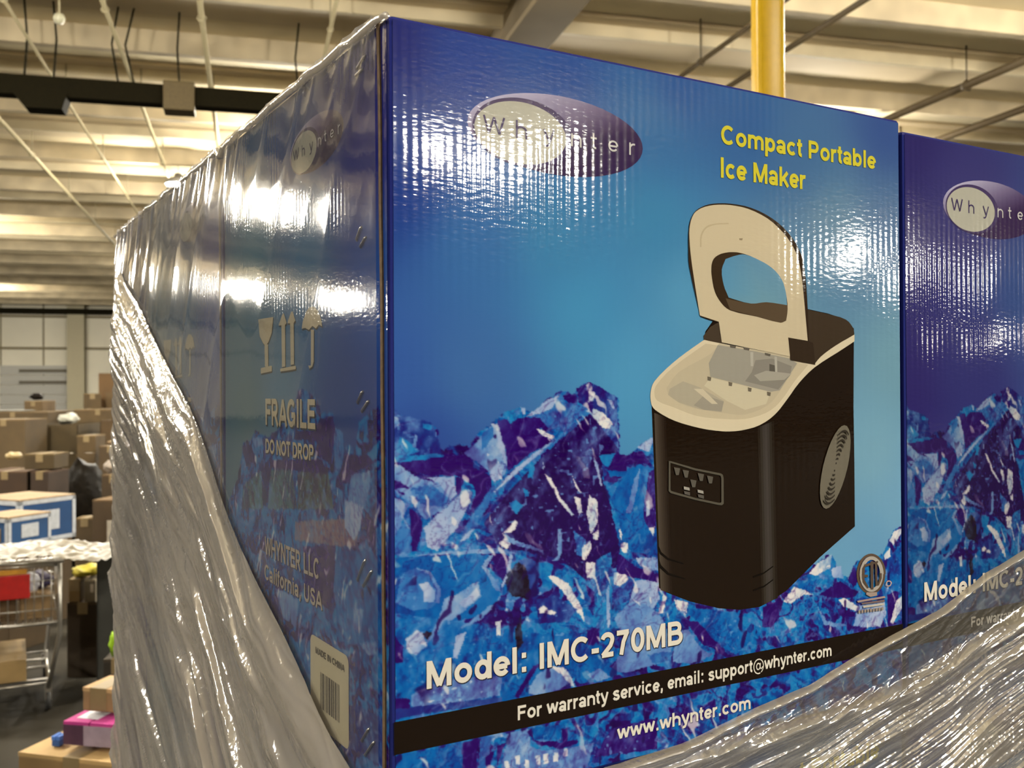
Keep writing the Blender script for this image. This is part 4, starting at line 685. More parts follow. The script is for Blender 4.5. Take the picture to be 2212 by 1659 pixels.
def film_material(name, tint, rough=0.10, relief=0.0005, layers=3.4):
    """stretch film: clear where single, milky where it is bunched (the haze attribute counts its layers)"""
    m = bpy.data.materials.new(name); m.use_nodes = True
    nt = m.node_tree; N, L = nt.nodes, nt.links
    for n in list(N): N.remove(n)
    out = N.new('ShaderNodeOutputMaterial')
    at = N.new('ShaderNodeAttribute'); at.attribute_name = 'haze'
    tr = N.new('ShaderNodeBsdfTransparent'); tr.inputs[0].default_value = (0.97, 0.96, 0.94, 1)
    df = N.new('ShaderNodeBsdfDiffuse'); df.inputs[0].default_value = (*tint, 1)
    tl = N.new('ShaderNodeBsdfTranslucent'); tl.inputs[0].default_value = (*tint, 1)
    m0 = N.new('ShaderNodeMixShader'); m0.inputs[0].default_value = 0.35
    L.new(df.outputs[0], m0.inputs[1]); L.new(tl.outputs[0], m0.inputs[2])
    m1 = N.new('ShaderNodeMixShader'); L.new(at.outputs['Fac'], m1.inputs[0])
    L.new(tr.outputs[0], m1.inputs[1]); L.new(m0.outputs[0], m1.inputs[2])
    gl = N.new('ShaderNodeBsdfGlossy'); gl.inputs['Roughness'].default_value = rough
    gl.inputs['Color'].default_value = (1, 1, 1, 1)
    tc = N.new('ShaderNodeTexCoord'); nz = N.new('ShaderNodeTexNoise')
    nz.inputs['Scale'].default_value = 190; nz.inputs['Detail'].default_value = 1
    L.new(tc.outputs['Object'], nz.inputs['Vector'])
    bp = N.new('ShaderNodeBump'); bp.inputs['Strength'].default_value = 1.0; bp.inputs['Distance'].default_value = relief
    L.new(nz.outputs['Fac'], bp.inputs['Height']); L.new(bp.outputs['Normal'], gl.inputs['Normal'])
    fr = N.new('ShaderNodeFresnel'); fr.inputs['IOR'].default_value = 1.5
    k = math_node(N, L, 'MINIMUM', math_node(N, L, 'MULTIPLY', fr.outputs[0], math_node(N, L, 'ADD', math_node(N, L, 'MULTIPLY', at.outputs['Fac'], layers), 0.9)), 0.62)
    m2 = N.new('ShaderNodeMixShader'); L.new(k, m2.inputs[0])
    L.new(m1.outputs[0], m2.inputs[1]); L.new(gl.outputs[0], m2.inputs[2])
    L.new(m2.outputs[0], out.inputs[0])
    return m

def emission(name, col, strength):
    m = bpy.data.materials.new(name); m.use_nodes = True
    N, L = m.node_tree.nodes, m.node_tree.links
    for n in list(N): N.remove(n)
    o = N.new('ShaderNodeOutputMaterial'); e = N.new('ShaderNodeEmission')
    e.inputs[0].default_value = (*col, 1); e.inputs[1].default_value = strength
    L.new(e.outputs[0], o.inputs[0]); return m

def mesh_from(name, verts, faces, mats=(), smooth=False):
    me = bpy.data.meshes.new(name)
    me.from_pydata([tuple(map(float, v)) for v in verts], [], [tuple(map(int, f)) for f in faces])
    for m in mats: me.materials.append(m)
    if smooth: me.polygons.foreach_set('use_smooth', [True] * len(me.polygons))
    me.update(); return me

def add(name, me, parent=None, loc=None, rotz=None):
    o = bpy.data.objects.new(name, me); COL.objects.link(o)
    if parent is not None: o.parent = parent
    if loc is not None: o.location = loc
    if rotz is not None: o.rotation_euler = (0, 0, rotz)
    return o

def tag(o, label=None, cat=None, group=None, kind=None):
    if label: o['label'] = label
    if cat: o['category'] = cat
    if group: o['group'] = group
    if kind: o['kind'] = kind
    return o

def thing(name, label, cat, loc=(0, 0, 0), rotz=0.0, group=None):
    return tag(add(name, None, None, loc, rotz), label, cat, group)

class MB:
    """collects shapes for ONE mesh object"""
    def __init__(self): self.v, self.f, self.s, self.mi = [], [], [], []
    def poly(self, pts, faces, smooth=False, mi=0):
        n = len(self.v); self.v += [tuple(p) for p in pts]
        self.f += [tuple(i + n for i in f) for f in faces]; self.s += [smooth] * len(faces); self.mi += [mi] * len(faces)
        return self
    def box(self, lo, hi, mi=0, rot=None, bevel=0.0):
        (x0, y0, z0), (x1, y1, z1) = lo, hi
        if bevel > 0:
            bm = bmesh.new(); bmesh.ops.create_cube(bm, size=1)
            for v in bm.verts: v.co = ((x0 + x1) / 2 + v.co.x * (x1 - x0), (y0 + y1) / 2 + v.co.y * (y1 - y0), (z0 + z1) / 2 + v.co.z * (z1 - z0))
            bmesh.ops.bevel(bm, geom=list(bm.edges), offset=bevel, segments=2, profile=0.5, affect='EDGES')
            bm.verts.index_update(); pts = [tuple(v.co) for v in bm.verts]; fs = [[v.index for v in f.verts] for f in bm.faces]; bm.free()
        else:
            pts = [(x, y, z) for x in (x0, x1) for y in (y0, y1) for z in (z0, z1)]
            fs = [(0, 1, 3, 2), (4, 6, 7, 5), (0, 4, 5, 1), (2, 3, 7, 6), (0, 2, 6, 4), (1, 5, 7, 3)]
        if rot is not None: pts = [tuple(rot @ Vector(p)) for p in pts]
        return self.poly(pts, fs, False, mi)
    def tube(self, path, r, n=8, mi=0, caps=True):
        path = [Vector(p) for p in path]; rs = r if isinstance(r, (list, tuple)) else [r] * len(path)
        rings = []
        for i, p in enumerate(path):
            t = (path[min(i + 1, len(path) - 1)] - path[max(i - 1, 0)]).normalized()
            a = t.cross(Vector((0, 0, 1)) if abs(t.z) < 0.9 else Vector((1, 0, 0))).normalized(); b = t.cross(a)
            rings.append([p + rs[i] * (math.cos(k * 2 * math.pi / n) * a + math.sin(k * 2 * math.pi / n) * b) for k in range(n)])
        pts = [q for rg in rings for q in rg]; fs = []
        for i in range(len(path) - 1):
            for k in range(n):
                fs.append((i * n + k, i * n + (k + 1) % n, (i + 1) * n + (k + 1) % n, (i + 1) * n + k))
        if caps: fs += [tuple(range(n))[::-1], tuple((len(path) - 1) * n + k for k in range(n))]
        return self.poly(pts, fs, True, mi)
    def lathe(self, prof, n=24, c=(0, 0, 0), mi=0):
        pts = [(c[0] + r * math.cos(2 * math.pi * k / n), c[1] + r * math.sin(2 * math.pi * k / n), c[2] + z) for r, z in prof for k in range(n)]
        fs = [(i * n + k, i * n + (k + 1) % n, (i + 1) * n + (k + 1) % n, (i + 1) * n + k) for i in range(len(prof) - 1) for k in range(n)]
        return self.poly(pts, fs, True, mi)
    def mesh(self, name, *mats):
        me = bpy.data.meshes.new(name); me.from_pydata(self.v, [], self.f)
        for m in mats: me.materials.append(m)
        me.polygons.foreach_set('use_smooth', self.s); me.polygons.foreach_set('material_index', self.mi)
        me.update(); return me
    def build(self, name, mat, parent=None, loc=None, rotz=None):
        return add(name, self.mesh(name, *(mat if isinstance(mat, (list, tuple)) else [mat])), parent, loc, rotz)

# ------------------------------------------------------------------ numpy noise for print and film
def vnoise(x, y, seed):
    t = np.random.RandomState(seed).rand(256, 256)
    xi = np.floor(x).astype(int); yi = np.floor(y).astype(int); fx = x - xi; fy = y - yi
    fx = fx * fx * (3 - 2 * fx); fy = fy * fy * (3 - 2 * fy)
    a = t[xi % 256, yi % 256]; b = t[(xi + 1) % 256, yi % 256]; c = t[xi % 256, (yi + 1) % 256]; d = t[(xi + 1) % 256, (yi + 1) % 256]
    return (a * (1 - fx) + b * fx) * (1 - fy) + (c * (1 - fx) + d * fx) * fy
def fbm(x, y, seed, o=4):
    r = 0; a = 0.5; n = 0
    for i in range(o):
        r = r + a * vnoise(x * 2 ** i, y * 2 ** i, seed + i); n += a; a *= 0.55
    return r / n
def facets(x, y, seed):
    """random level per crystal cell, and distance to the cell's border"""
    rs = np.random.RandomState(seed); jx = rs.rand(128, 128); jy = rs.rand(128, 128); lv = rs.rand(128, 128)
    xi = np.floor(x).astype(int); yi = np.floor(y).astype(int)
    b1 = np.full(x.shape, 9.0); b2 = b1.copy(); out = np.zeros(x.shape)
    for a in (-1, 0, 1):
        for b in (-1, 0, 1):
            i = (xi + a) % 128; j = (yi + b) % 128
            d = np.hypot(xi + a + jx[i, j] - x, yi + b + jy[i, j] - y)
            n = d < b1
            b2 = np.where(n, b1, np.minimum(b2, d)); out = np.where(n, lv[i, j], out); b1 = np.where(n, d, b1)
    return out, b2 - b1
def inside(px, pz, poly):
    r = np.zeros(px.shape, bool); n = len(poly)
    for i in range(n):
        (x0, z0), (x1, z1) = poly[i], poly[(i + 1) % n]
        if z0 == z1: continue
        c = ((z0 > pz) != (z1 > pz)) & (px < (x1 - x0) * (pz - z0) / (z1 - z0) + x0)
        r ^= c
    return r
PAL = {'dark': (42, 2, 88), 'deep': (32, 0, 68), 'navy': (30, 50, 122), 'blue': (0, 94, 160), 'teal': (24, 126, 176), 'mid': (44, 110, 168),
       'light': (98, 140, 184), 'pale': (156, 172, 196), 'white': (230, 220, 205), 'black': (26, 10, 26), 'green': (72, 112, 108),
       'olive': (74, 84, 78), 'salmon': (140, 112, 116)}

def paint_ice(u, z, bg, top, shapes, bottom, seed):
    """the printed picture of crushed ice: crystal facets under traced shards; u, z are sheet coordinates"""
    wx = u + 0.0040 * (fbm(u * 110, z * 110, seed) - 0.5) + 0.0016 * (vnoise(u * 520, z * 520, seed + 9) - 0.5)
    wz = z + 0.0040 * (fbm(u * 110 + 40, z * 110, seed + 3) - 0.5) + 0.0016 * (vnoise(u * 520, z * 520 + 30, seed + 11) - 0.5)
    poly = list(top) + bottom
    m = inside(wx, wz, poly)
    lv, bd = facets(wx * 75 + 14 * (fbm(u * 26, z * 26, seed + 20) - .5), wz * 60, seed + 5)
    lv2, bd2 = facets(wx * 190 + 9 * wz * 40, wz * 120, seed + 6)
    n = fbm(wx * 150, wz * 90, seed + 7, 5)
    level = 0.50 * lv + 0.22 * lv2 + 0.60 * (n - 0.5) + 0.06
    stops = [0.0, 0.22, 0.34, 0.46, 0.58, 0.68, 0.78, 0.90]
    cols = np.array([PAL[k] for k in ('deep', 'dark', 'navy', 'blue', 'teal', 'mid', 'light', 'white')], float)
    base = np.stack([np.interp(level, stops, cols[:, i]) for i in range(3)], -1)
    base = np.where((bd < 0.06)[..., None], base * 0.6 + 0.4 * np.array(PAL['light']), base)
    img = np.where(m[..., None], base, bg)
    tn = fbm(u * 260, z * 200, seed + 31, 4); ts = fbm(u * 90 - z * 60, z * 40, seed + 37, 3)
    spark = vnoise(u * 420, z * 420, seed + 41)
    for col, tex, pts in shapes:
        xs = [p[0] for p in pts]; zs = [p[1] for p in pts]; mg = 0.006
        sel = (u > min(xs) - mg) & (u < max(xs) + mg) & (z > min(zs) - mg) & (z < max(zs) + mg)
        if not sel.any(): continue
        idx = np.nonzero(sel); s = inside(0.5 * (u[idx] + wx[idx]), 0.5 * (z[idx] + wz[idx]), pts)
        idx = (idx[0][s], idx[1][s])
        if not len(idx[0]): continue
        c = np.array(PAL[col], float); k = (0.6 * (tn[idx] - 0.5) + 0.6 * (ts[idx] - 0.5)) * tex * 3.2
        th = (xs[0] * 977 + zs[0] * 613) % 6.28; sz = max(max(xs) - min(xs), max(zs) - min(zs), 0.004)
        k = k + 0.85 * tex ** 0.5 * ((u[idx] - sum(xs) / len(xs)) * math.cos(th) + (z[idx] - sum(zs) / len(zs)) * math.sin(th)) / sz
        lum = c.mean(); up = np.array(PAL['light'] if lum < 130 else PAL['white'], float); dn = np.array(PAL['dark'] if lum < 150 else PAL['mid'], float)
        if tex >= 0.5: k = k + np.where(spark[idx] > 0.86, 0.75, 0)
        kk = np.clip(k, -0.9, 0.9)[:, None]
        img[idx] = np.where(kk > 0, c + (up - c) * kk, c + (dn - c) * (-kk))
    # cracks, bright seams and glints run through all of the ice
    qx = u + 0.012 * (fbm(u * 45, z * 45, seed + 61) - 0.5); qz = z + 0.012 * (fbm(u * 45, z * 45, seed + 67) - 0.5)
    def seam(a, b, sd, w): return np.clip((1 - np.abs(2 * fbm(a, b, sd, 3) - 1) - (1 - w)) / w, 0, 1)
    zone = fbm(u * 30, z * 30, seed + 83, 2)
    for f, col, k, sd in ((1.0, 'pale', 0.32, 71), (1.7, 'dark', 0.48, 73), (2.3, 'light', 0.28, 75), (3.1, 'dark', 0.40, 77)):
        a = (seam(qx * 62 * f - qz * 30 * f, qz * 48 * f, seed + sd, 0.07) * k * np.clip((zone - 0.28) * 4, 0.15, 1))[..., None] * m[..., None]
        img = img + (np.array(PAL[col], float) - img) * a
    g = np.clip((vnoise(qx * 300 + qz * 140, qz * 95, seed + 79) - 0.84) / 0.05, 0, 1) * np.clip((zone - 0.42) * 6, 0, 1) * 0.75
    img = img + (np.array(PAL['white'], float) - img) * (g * m)[..., None]
    g = np.clip((vnoise(qx * 210, qz * 130 - qx * 60, seed + 81) - 0.80) / 0.06, 0, 1) * np.clip((0.52 - zone) * 6, 0, 1) * 0.8
    img = img + (np.array(PAL['deep'], float) - img) * (g * m)[..., None]
    # soften one step, as the offset print and the lens do
    p = np.pad(img, ((1, 1), (1, 1), (0, 0)), 'edge')
    return 0.5 * img + 0.125 * (p[:-2, 1:-1] + p[2:, 1:-1] + p[1:-1, :-2] + p[1:-1, 2:])

def idw(u, z, pts, p=3.0, s=0.02):
    acc = 0; wt = 0
    for (a, b), c in pts:
        w = 1.0 / ((u - a) ** 2 + (z - b) ** 2 + s * s) ** (p / 2)
        acc = acc + w[..., None] * np.array(c, float); wt = wt + w
    return acc / wt[..., None]

def colour_grid(name, us, zs, rgb, place, mat):
    """flat printed sheet: one colour per grid point"""
    nz, nu = len(zs), len(us)
    U, Z = np.meshgrid(us, zs)
    co = place(U.ravel(), Z.ravel())
    i = np.arange(nz - 1)[:, None] * nu + np.arange(nu - 1)[None, :]
    q = np.stack([i, i + nu, i + nu + 1, i + 1], -1).reshape(-1, 4)
    return co, q, rgb.reshape(-1, 3)

def mesh_colours(name, parts, mat):
    vs, fs, cs, n = [], [], [], 0
    for co, q, c in parts:
        vs.append(co); fs.append(q + n); cs.append(c); n += len(co)
    V = np.concatenate(vs).astype(np.float32); Q = np.concatenate(fs).astype(np.int32); Cc = np.concatenate(cs)
    me = bpy.data.meshes.new(name)
    me.vertices.add(len(V)); me.vertices.foreach_set('co', V.ravel())
    me.loops.add(Q.size); me.loops.foreach_set('vertex_index', Q.ravel())
    me.polygons.add(len(Q)); me.polygons.foreach_set('loop_start', np.arange(0, Q.size, 4, dtype=np.int32))
    me.update(calc_edges=True)
    a = me.color_attributes.new('print', 'FLOAT_COLOR', 'POINT')
    l = lin_np(np.clip(Cc, 0, 255)) / np.array(LIGHT)
    a.data.foreach_set('color', np.concatenate([np.clip(l, 0, 0.88), np.ones((len(V), 1))], 1).astype(np.float32).ravel())
    me.materials.append(mat)
    return me

# ================================================================== print of the carton
FRONT = lambda u, z, off=0.0: np.stack([u, np.zeros_like(u) - 0.0002 - off, H + z], -1)
SIDE = lambda u, z, off=0.0: np.stack([np.zeros_like(u) - 0.0002 - off, u, H + z], -1)
P_ART = printed('printed_board')

FRONT_BG = [((0.003, -0.01), (36, 38, 104)), ((0.003, -0.10), (32, 56, 130)), ((0.003, -0.20), (52, 88, 156)), ((0.02, -0.24), (46, 72, 142)),
            ((0.045, -0.02), (40, 66, 138)), ((0.05, -0.125), (46, 104, 166)), ((0.05, -0.20), (52, 102, 164)), ((0.11, -0.01), (38, 74, 142)),
            ((0.11, -0.12), (46, 124, 172)), ((0.13, -0.16), (50, 138, 186)), ((0.17, -0.20), (62, 146, 192)), ((0.19, -0.10), (46, 126, 172)),
            ((0.19, -0.04), (44, 104, 160)), ((0.21, -0.005), (44, 84, 144)), ((0.27, -0.02), (50, 92, 146)), ((0.32, -0.04), (58, 102, 150)),
            ((0.42, -0.01), (54, 80, 136)), ((0.43, -0.08), (72, 108, 152)), ((0.36, -0.09), (84, 126, 158)), ((0.43, -0.19), (104, 150, 172)),
            ((0.40, -0.26), (110, 160, 186)), ((0.43, -0.30), (104, 158, 192)), ((0.40, -0.33), (92, 150, 190)), ((0.35, -0.35), (92, 152, 190)),
            ((0.28, -0.15), (104, 148, 168)), ((0.22, -0.15), (70, 146, 188))]
FRONT_BG = [(p, (r + max(0, 0.22 * (g - r)) * (g > 100), g + 3 * (g > 100), b * (0.94 if g > 100 else 0.97))) for p, (r, g, b) in FRONT_BG]
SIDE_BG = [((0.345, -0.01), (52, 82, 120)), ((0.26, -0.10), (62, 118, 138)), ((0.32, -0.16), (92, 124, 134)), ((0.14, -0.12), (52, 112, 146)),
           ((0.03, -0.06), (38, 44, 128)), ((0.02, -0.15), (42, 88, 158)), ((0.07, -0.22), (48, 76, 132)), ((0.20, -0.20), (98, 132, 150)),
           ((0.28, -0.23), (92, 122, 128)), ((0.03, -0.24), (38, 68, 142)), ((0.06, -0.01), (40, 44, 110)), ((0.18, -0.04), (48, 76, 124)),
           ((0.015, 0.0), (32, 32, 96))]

us_f = np.linspace(0.0025, W - 0.0025, 600)
zs_f = np.linspace(-0.205, -H + 0.0025, 430)
U, Z = np.meshgrid(us_f, zs_f)
ice_rgb = paint_ice(U, Z, idw(U, Z, FRONT_BG), ICE_FRONT_TOP, ICE_FRONT, [(W + .02, -H - .02), (-.02, -H - .02)], 11)
us_c = np.linspace(0.0025, W - 0.0025, 60); zs_c = np.linspace(-0.0025, -0.205, 36)
Uc, Zc = np.meshgrid(us_c, zs_c)
front_me = mesh_colours('front_panel', [colour_grid('', us_c, zs_c, idw(Uc, Zc, FRONT_BG), FRONT, P_ART),
                                        colour_grid('', us_f, zs_f, ice_rgb, FRONT, P_ART)], P_ART)
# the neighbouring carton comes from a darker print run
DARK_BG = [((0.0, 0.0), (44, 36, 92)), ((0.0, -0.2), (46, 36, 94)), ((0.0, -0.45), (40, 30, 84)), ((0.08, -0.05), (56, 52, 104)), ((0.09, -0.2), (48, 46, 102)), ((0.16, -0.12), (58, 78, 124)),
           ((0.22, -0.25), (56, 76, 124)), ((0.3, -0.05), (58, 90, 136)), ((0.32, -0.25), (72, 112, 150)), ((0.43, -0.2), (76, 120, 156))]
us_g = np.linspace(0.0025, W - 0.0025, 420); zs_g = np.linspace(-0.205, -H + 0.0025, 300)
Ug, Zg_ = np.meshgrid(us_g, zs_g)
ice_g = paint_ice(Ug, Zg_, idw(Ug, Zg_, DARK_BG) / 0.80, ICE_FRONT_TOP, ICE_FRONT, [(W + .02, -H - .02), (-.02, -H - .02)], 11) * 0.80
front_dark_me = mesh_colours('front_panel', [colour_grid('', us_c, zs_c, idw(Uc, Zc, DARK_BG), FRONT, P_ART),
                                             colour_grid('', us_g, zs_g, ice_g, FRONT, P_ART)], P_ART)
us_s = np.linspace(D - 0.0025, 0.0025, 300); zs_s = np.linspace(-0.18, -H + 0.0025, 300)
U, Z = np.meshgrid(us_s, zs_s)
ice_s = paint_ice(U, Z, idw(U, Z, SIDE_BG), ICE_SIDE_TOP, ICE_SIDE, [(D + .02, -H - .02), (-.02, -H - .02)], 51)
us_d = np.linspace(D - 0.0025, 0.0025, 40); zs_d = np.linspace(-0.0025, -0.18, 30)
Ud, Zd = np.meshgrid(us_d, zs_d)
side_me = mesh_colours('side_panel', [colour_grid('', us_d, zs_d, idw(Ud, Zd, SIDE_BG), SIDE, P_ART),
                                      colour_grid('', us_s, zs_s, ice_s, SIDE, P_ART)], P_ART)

def flat_print(name, polys, place, step=0.000012, base=0.0001, mat=None):
    """stack of flat coloured ink areas; every next one lies a hair above the last"""
    vs, fs, cs = [], [], []
    for i, (c, pts) in enumerate(polys):
        n = len(vs); off = base + i * step
        if c == 'bg': cc = idw(np.array([p[0] for p in pts])[None], np.array([p[1] for p in pts])[None], FRONT_BG)[0]
        elif callable(c): cc = np.array([c(p) for p in pts], float)
        else: cc = np.tile(np.array(c, float), (len(pts), 1))
        co = place(np.array([p[0] for p in pts], float), np.array([p[1] for p in pts], float), off)
        vs += [tuple(map(float, v)) for v in co]; cs += [tuple(x) for x in cc]; fs.append(tuple(range(n, n + len(pts))))
    me = bpy.data.meshes.new(name); me.from_pydata(vs, [], fs); me.update()
    a = me.color_attributes.new('print', 'FLOAT_COLOR', 'POINT')
    l = np.clip(lin_np(cs) / np.array(LIGHT), 0, 0.88)
    a.data.foreach_set('color', np.concatenate([l, np.ones((len(l), 1))], 1).astype(np.float32).ravel())
    me.materials.append(mat or P_ART)
    return me

# a bold grotesque drawn as stroked centre lines; cap height is 1
def _arc(cx, cy, rx, ry, a0, a1):
    n = max(4, int(abs(a1 - a0) / 15)); return [(cx + rx * math.cos(math.radians(a0 + (a1 - a0) * k / n)), cy + ry * math.sin(math.radians(a0 + (a1 - a0) * k / n))) for k in range(n + 1)]
_S = [(.62, .56), (.52, .645), (.39, .66), (.22, .62), (.16, .53), (.24, .44), (.39, .385), (.55, .34), (.63, .22), (.56, .11), (.40, .075), (.22, .11), (.13, .21)]
_P = [(.17, .9), (.52, .9)] + _arc(.52, .67, .23, .23, 90, -90) + [(.17, .44)]
def _v(x, y0, y1): return [(x, y0), (x, y1)]
def _bowl(cx): return _arc(cx, .37, .25, .275, 0, 360)
def _arch(x0, x1): return _arc((x0 + x1) / 2, .42, (x1 - x0) / 2, .23, 180, 0) + [(x1, 0)]
GLYPHS = {
 ' ': (.39, []), 'a': (.78, [_arc(.36, .47, .24, .18, 165, 0) + [(.60, .12), (.63, 0)], _arc(.35, .215, .22, .125, 0, 360)]),
 'b': (.853, [_v(.15, 0, 1), _bowl(.44)]), 'c': (.78, [_arc(.41, .37, .27, .275, 42, 318)]), 'd': (.853, [_v(.70, 0, 1), _bowl(.41)]),
 'e': (.78, [[(.14, .36), (.64, .36)], _arc(.40, .37, .27, .275, 0, 322)]), 'f': (.465, [[(.2, 0), (.2, .74)] + _arc(.36, .76, .16, .14, 180, 85), [(.03, .66), (.42, .66)]]),
 'h': (.853, [_v(.15, 0, 1), _arch(.15, .70)]), 'i': (.39, [_v(.195, 0, .74), _v(.195, .84, 1)]), 'k': (.78, [_v(.15, 0, 1), [(.15, .24), (.66, .74)], [(.34, .44), (.70, 0)]]),
 'l': (.39, [_v(.195, 0, 1)]), 'm': (1.24, [_v(.15, 0, .74), _arch(.15, .62), _arch(.62, 1.09)]), 'n': (.853, [_v(.15, 0, .74), _arch(.15, .70)]),
 'o': (.853, [_arc(.427, .37, .275, .275, 0, 360)]), 'p': (.853, [_v(.15, -.28, .74), _bowl(.44)]), 'r': (.543, [_v(.15, 0, .74), _arc(.42, .40, .27, .25, 175, 75)]),
 's': (.78, [_S]), 't': (.465, [[(.21, .95), (.21, .22)] + _arc(.36, .22, .15, .13, 180, 280), [(.03, .66), (.42, .66)]]),
 'u': (.853, [[(.15, .74), (.15, .32)] + _arc(.425, .32, .275, .23, 180, 360), _v(.70, 0, .74)]), 'v': (.78, [[(.09, .74), (.39, .06)], [(.69, .74), (.39, .06)]]),
 'w': (1.087, [[(.08, .74), (.31, .04)], [(.31, .04), (.54, .70)], [(.54, .70), (.77, .04)], [(.77, .04), (1.0, .74)]]),
 'y': (.78, [[(.09, .74), (.40, .06)], [(.70, .74), (.42, -.04), (.34, -.17), (.22, -.20), (.12, -.19)]]),
 '.': (.39, [_v(.195, 0, .2)]), ',': (.39, [[(.2, .2), (.2, .02), (.14, -.16)]]), ':': (.465, [_v(.23, 0, .2), _v(.23, .54, .74)]), '-': (.465, [[(.05, .34), (.41, .34)]]),
 'C': (1.0, [_arc(.52, .5, .39, .405, 44, 316)]), 'P': (.93, [_v(.17, 0, 1), _P]), 'I': (.39, [_v(.2, 0, 1)]),
 'M': (1.163, [_v(.17, 0, 1), [(.20, .96), (.58, .06)], [(.96, .96), (.58, .06)], _v(.99, 0, 1)]),
 'B': (1.0, [_v(.17, 0, 1), [(.17, .9), (.5, .9)] + _arc(.5, .715, .22, .185, 90, -90) + [(.17, .53)], [(.17, .53), (.54, .53)] + _arc(.54, .315, .25, .215, 90, -90) + [(.17, .1)]]),
 'F': (.853, [_v(.17, 0, 1), [(.17, .9), (.80, .9)], [(.17, .5), (.72, .5)]]), 'W': (1.318, [[(.08, 1), (.36, .05)], [(.36, .05), (.66, .95)], [(.66, .95), (.96, .05)], [(.96, .05), (1.24, 1)]]),
 'R': (1.0, [_v(.17, 0, 1), _P, [(.48, .44), (.86, 0)]]), 'A': (1.0, [[(.07, 0), (.5, .96)], [(.93, 0), (.5, .96)], [(.24, .30), (.76, .30)]]),
 'G': (1.087, [_arc(.54, .5, .41, .405, 44, 330) + [(.93, .16), (.93, .43)], [(.56, .43), (1.0, .43)]]), 'L': (.853, [_v(.17, 0, 1), [(.17, .1), (.80, .1)]]),
 'E': (.93, [_v(.17, 0, 1), [(.17, .9), (.86, .9)], [(.17, .52), (.80, .52)], [(.17, .1), (.88, .1)]]), 'D': (1.0, [_v(.17, 0, 1), [(.17, .9), (.46, .9)] + _arc(.46, .5, .40, .4, 90, -90) + [(.17, .1)]]),
 'N': (1.0, [_v(.17, 0, 1), [(.19, .96), (.82, .04)], _v(.84, 0, 1)]), 'O': (1.087, [_arc(.54, .5, .42, .405, 0, 360)]), 'T': (.853, [_v(.43, 0, .9), [(.04, .9), (.82, .9)]]),
 'H': (1.0, [_v(.17, 0, 1), _v(.84, 0, 1), [(.17, .52), (.84, .52)]]), 'Y': (.93, [[(.08, 1), (.465, .44)], [(.85, 1), (.465, .44)], _v(.465, 0, .46)]),
 'S': (.93, [[(x * 1.22, y * 1.36) for x, y in _S]]), 'U': (1.0, [[(.17, 1), (.17, .42)] + _arc(.5, .42, .33, .325, 180, 360) + [(.83, 1)]]),
 '2': (.78, [_arc(.38, .70, .25, .21, 170, -20) + [(.54, .46), (.30, .24), (.13, .08)], [(.10, .1), (.68, .1)]]), '7': (.78, [[(.08, .9), (.70, .9)], [(.63, .92), (.42, .52), (.30, 0)]]),
 '0': (.78, [_arc(.39, .5, .255, .405, 0, 360)]), '@': (1.36, [_arc(.68, .36, .58, .58, -60, 290), _arc(.64, .36, .21, .25, 0, 360), [(.90, .62), (.85, .24), (1.0, .14), (1.2, .3)]]),
}
def text_points(txt, bold):
    """flat strips, one per stroke; bold is the stroke width against the cap height"""
    V, F, K, x0 = [], [], [], 0.0
    for ch in txt:
        adv, strokes = GLYPHS[ch]
        for st in strokes:
            w = bold * (0.5 if ch == '@' else 1.0) / 2; p = np.array([q for k, q in enumerate(st) if k == 0 or math.hypot(q[0] - st[k - 1][0], q[1] - st[k - 1][1]) > 1e-5], float); closed = len(p) > 3 and np.hypot(*(p[0] - p[-1])) < 1e-6
            n0 = len(V); K += [len(K) % 7 + 7 * (len(F) % 5)] * (2 * len(p))
            for i in range(len(p)):
                a = p[i - 1] if i else (p[-2] if closed else None); b = p[i + 1] if i < len(p) - 1 else (p[1] if closed else None)
                d1 = None if a is None else (p[i] - a) / np.hypot(*(p[i] - a)); d2 = None if b is None else (b - p[i]) / np.hypot(*(b - p[i]))
                d = d2 if d1 is None else d1 if d2 is None else (d1 + d2); d = d / max(1e-6, np.hypot(*d)); nn = np.array((-d[1], d[0]))
                k = 1.0 if d1 is None or d2 is None else 1 / max(0.75, float(np.dot(nn, (-d1[1], d1[0]))))
                V += [(x0 + p[i][0] + nn[0] * w * k, p[i][1] + nn[1] * w * k), (x0 + p[i][0] - nn[0] * w * k, p[i][1] - nn[1] * w * k)]
            F += [(n0 + 2 * i, n0 + 2 * i + 1, n0 + 2 * i + 3, n0 + 2 * i + 2) for i in range(len(p) - 1)]
        x0 += adv
    return np.array(V), F, np.array(K)
def text_mesh(name, txt, p0, p1, cap, place, col, bold=0.2, off=0.00035, shadow=None, sh=(0.0006, -0.0006), mat=None):
    v, f, kk = text_points(txt, bold)
    x = (v[:, 0] - v[:, 0].min()) / (v[:, 0].max() - v[:, 0].min())
    y = v[:, 1] * cap
    a = p0[0] + (p1[0] - p0[0]) * x; b = p0[1] + (p1[1] - p0[1]) * x + y
    layers = []
    if shadow is not None: layers.append((shadow, a + sh[0] * np.sign(p1[0] - p0[0]), b + sh[1], off - 0.00012))
    layers.append((col, a, b, off))
    vs, fs, cs = [], [], []
    for c, aa, bb, of in layers:
        n = len(vs); vs += [tuple(map(float, q)) for q in place(aa, bb, of + kk * 2.0e-6)]
        fs += [tuple(i + n for i in q) for q in f]; cs += [c] * len(aa)
    me = bpy.data.meshes.new(name); me.from_pydata(vs, [], fs); me.update()
    at = me.color_attributes.new('print', 'FLOAT_COLOR', 'POINT')
    l = np.clip(lin_np(cs) / np.array(LIGHT), 0, 0.88)
    at.data.foreach_set('color', np.concatenate([l, np.ones((len(l), 1))], 1).astype(np.float32).ravel())
    me.materials.append(mat or P_ART)
    return me

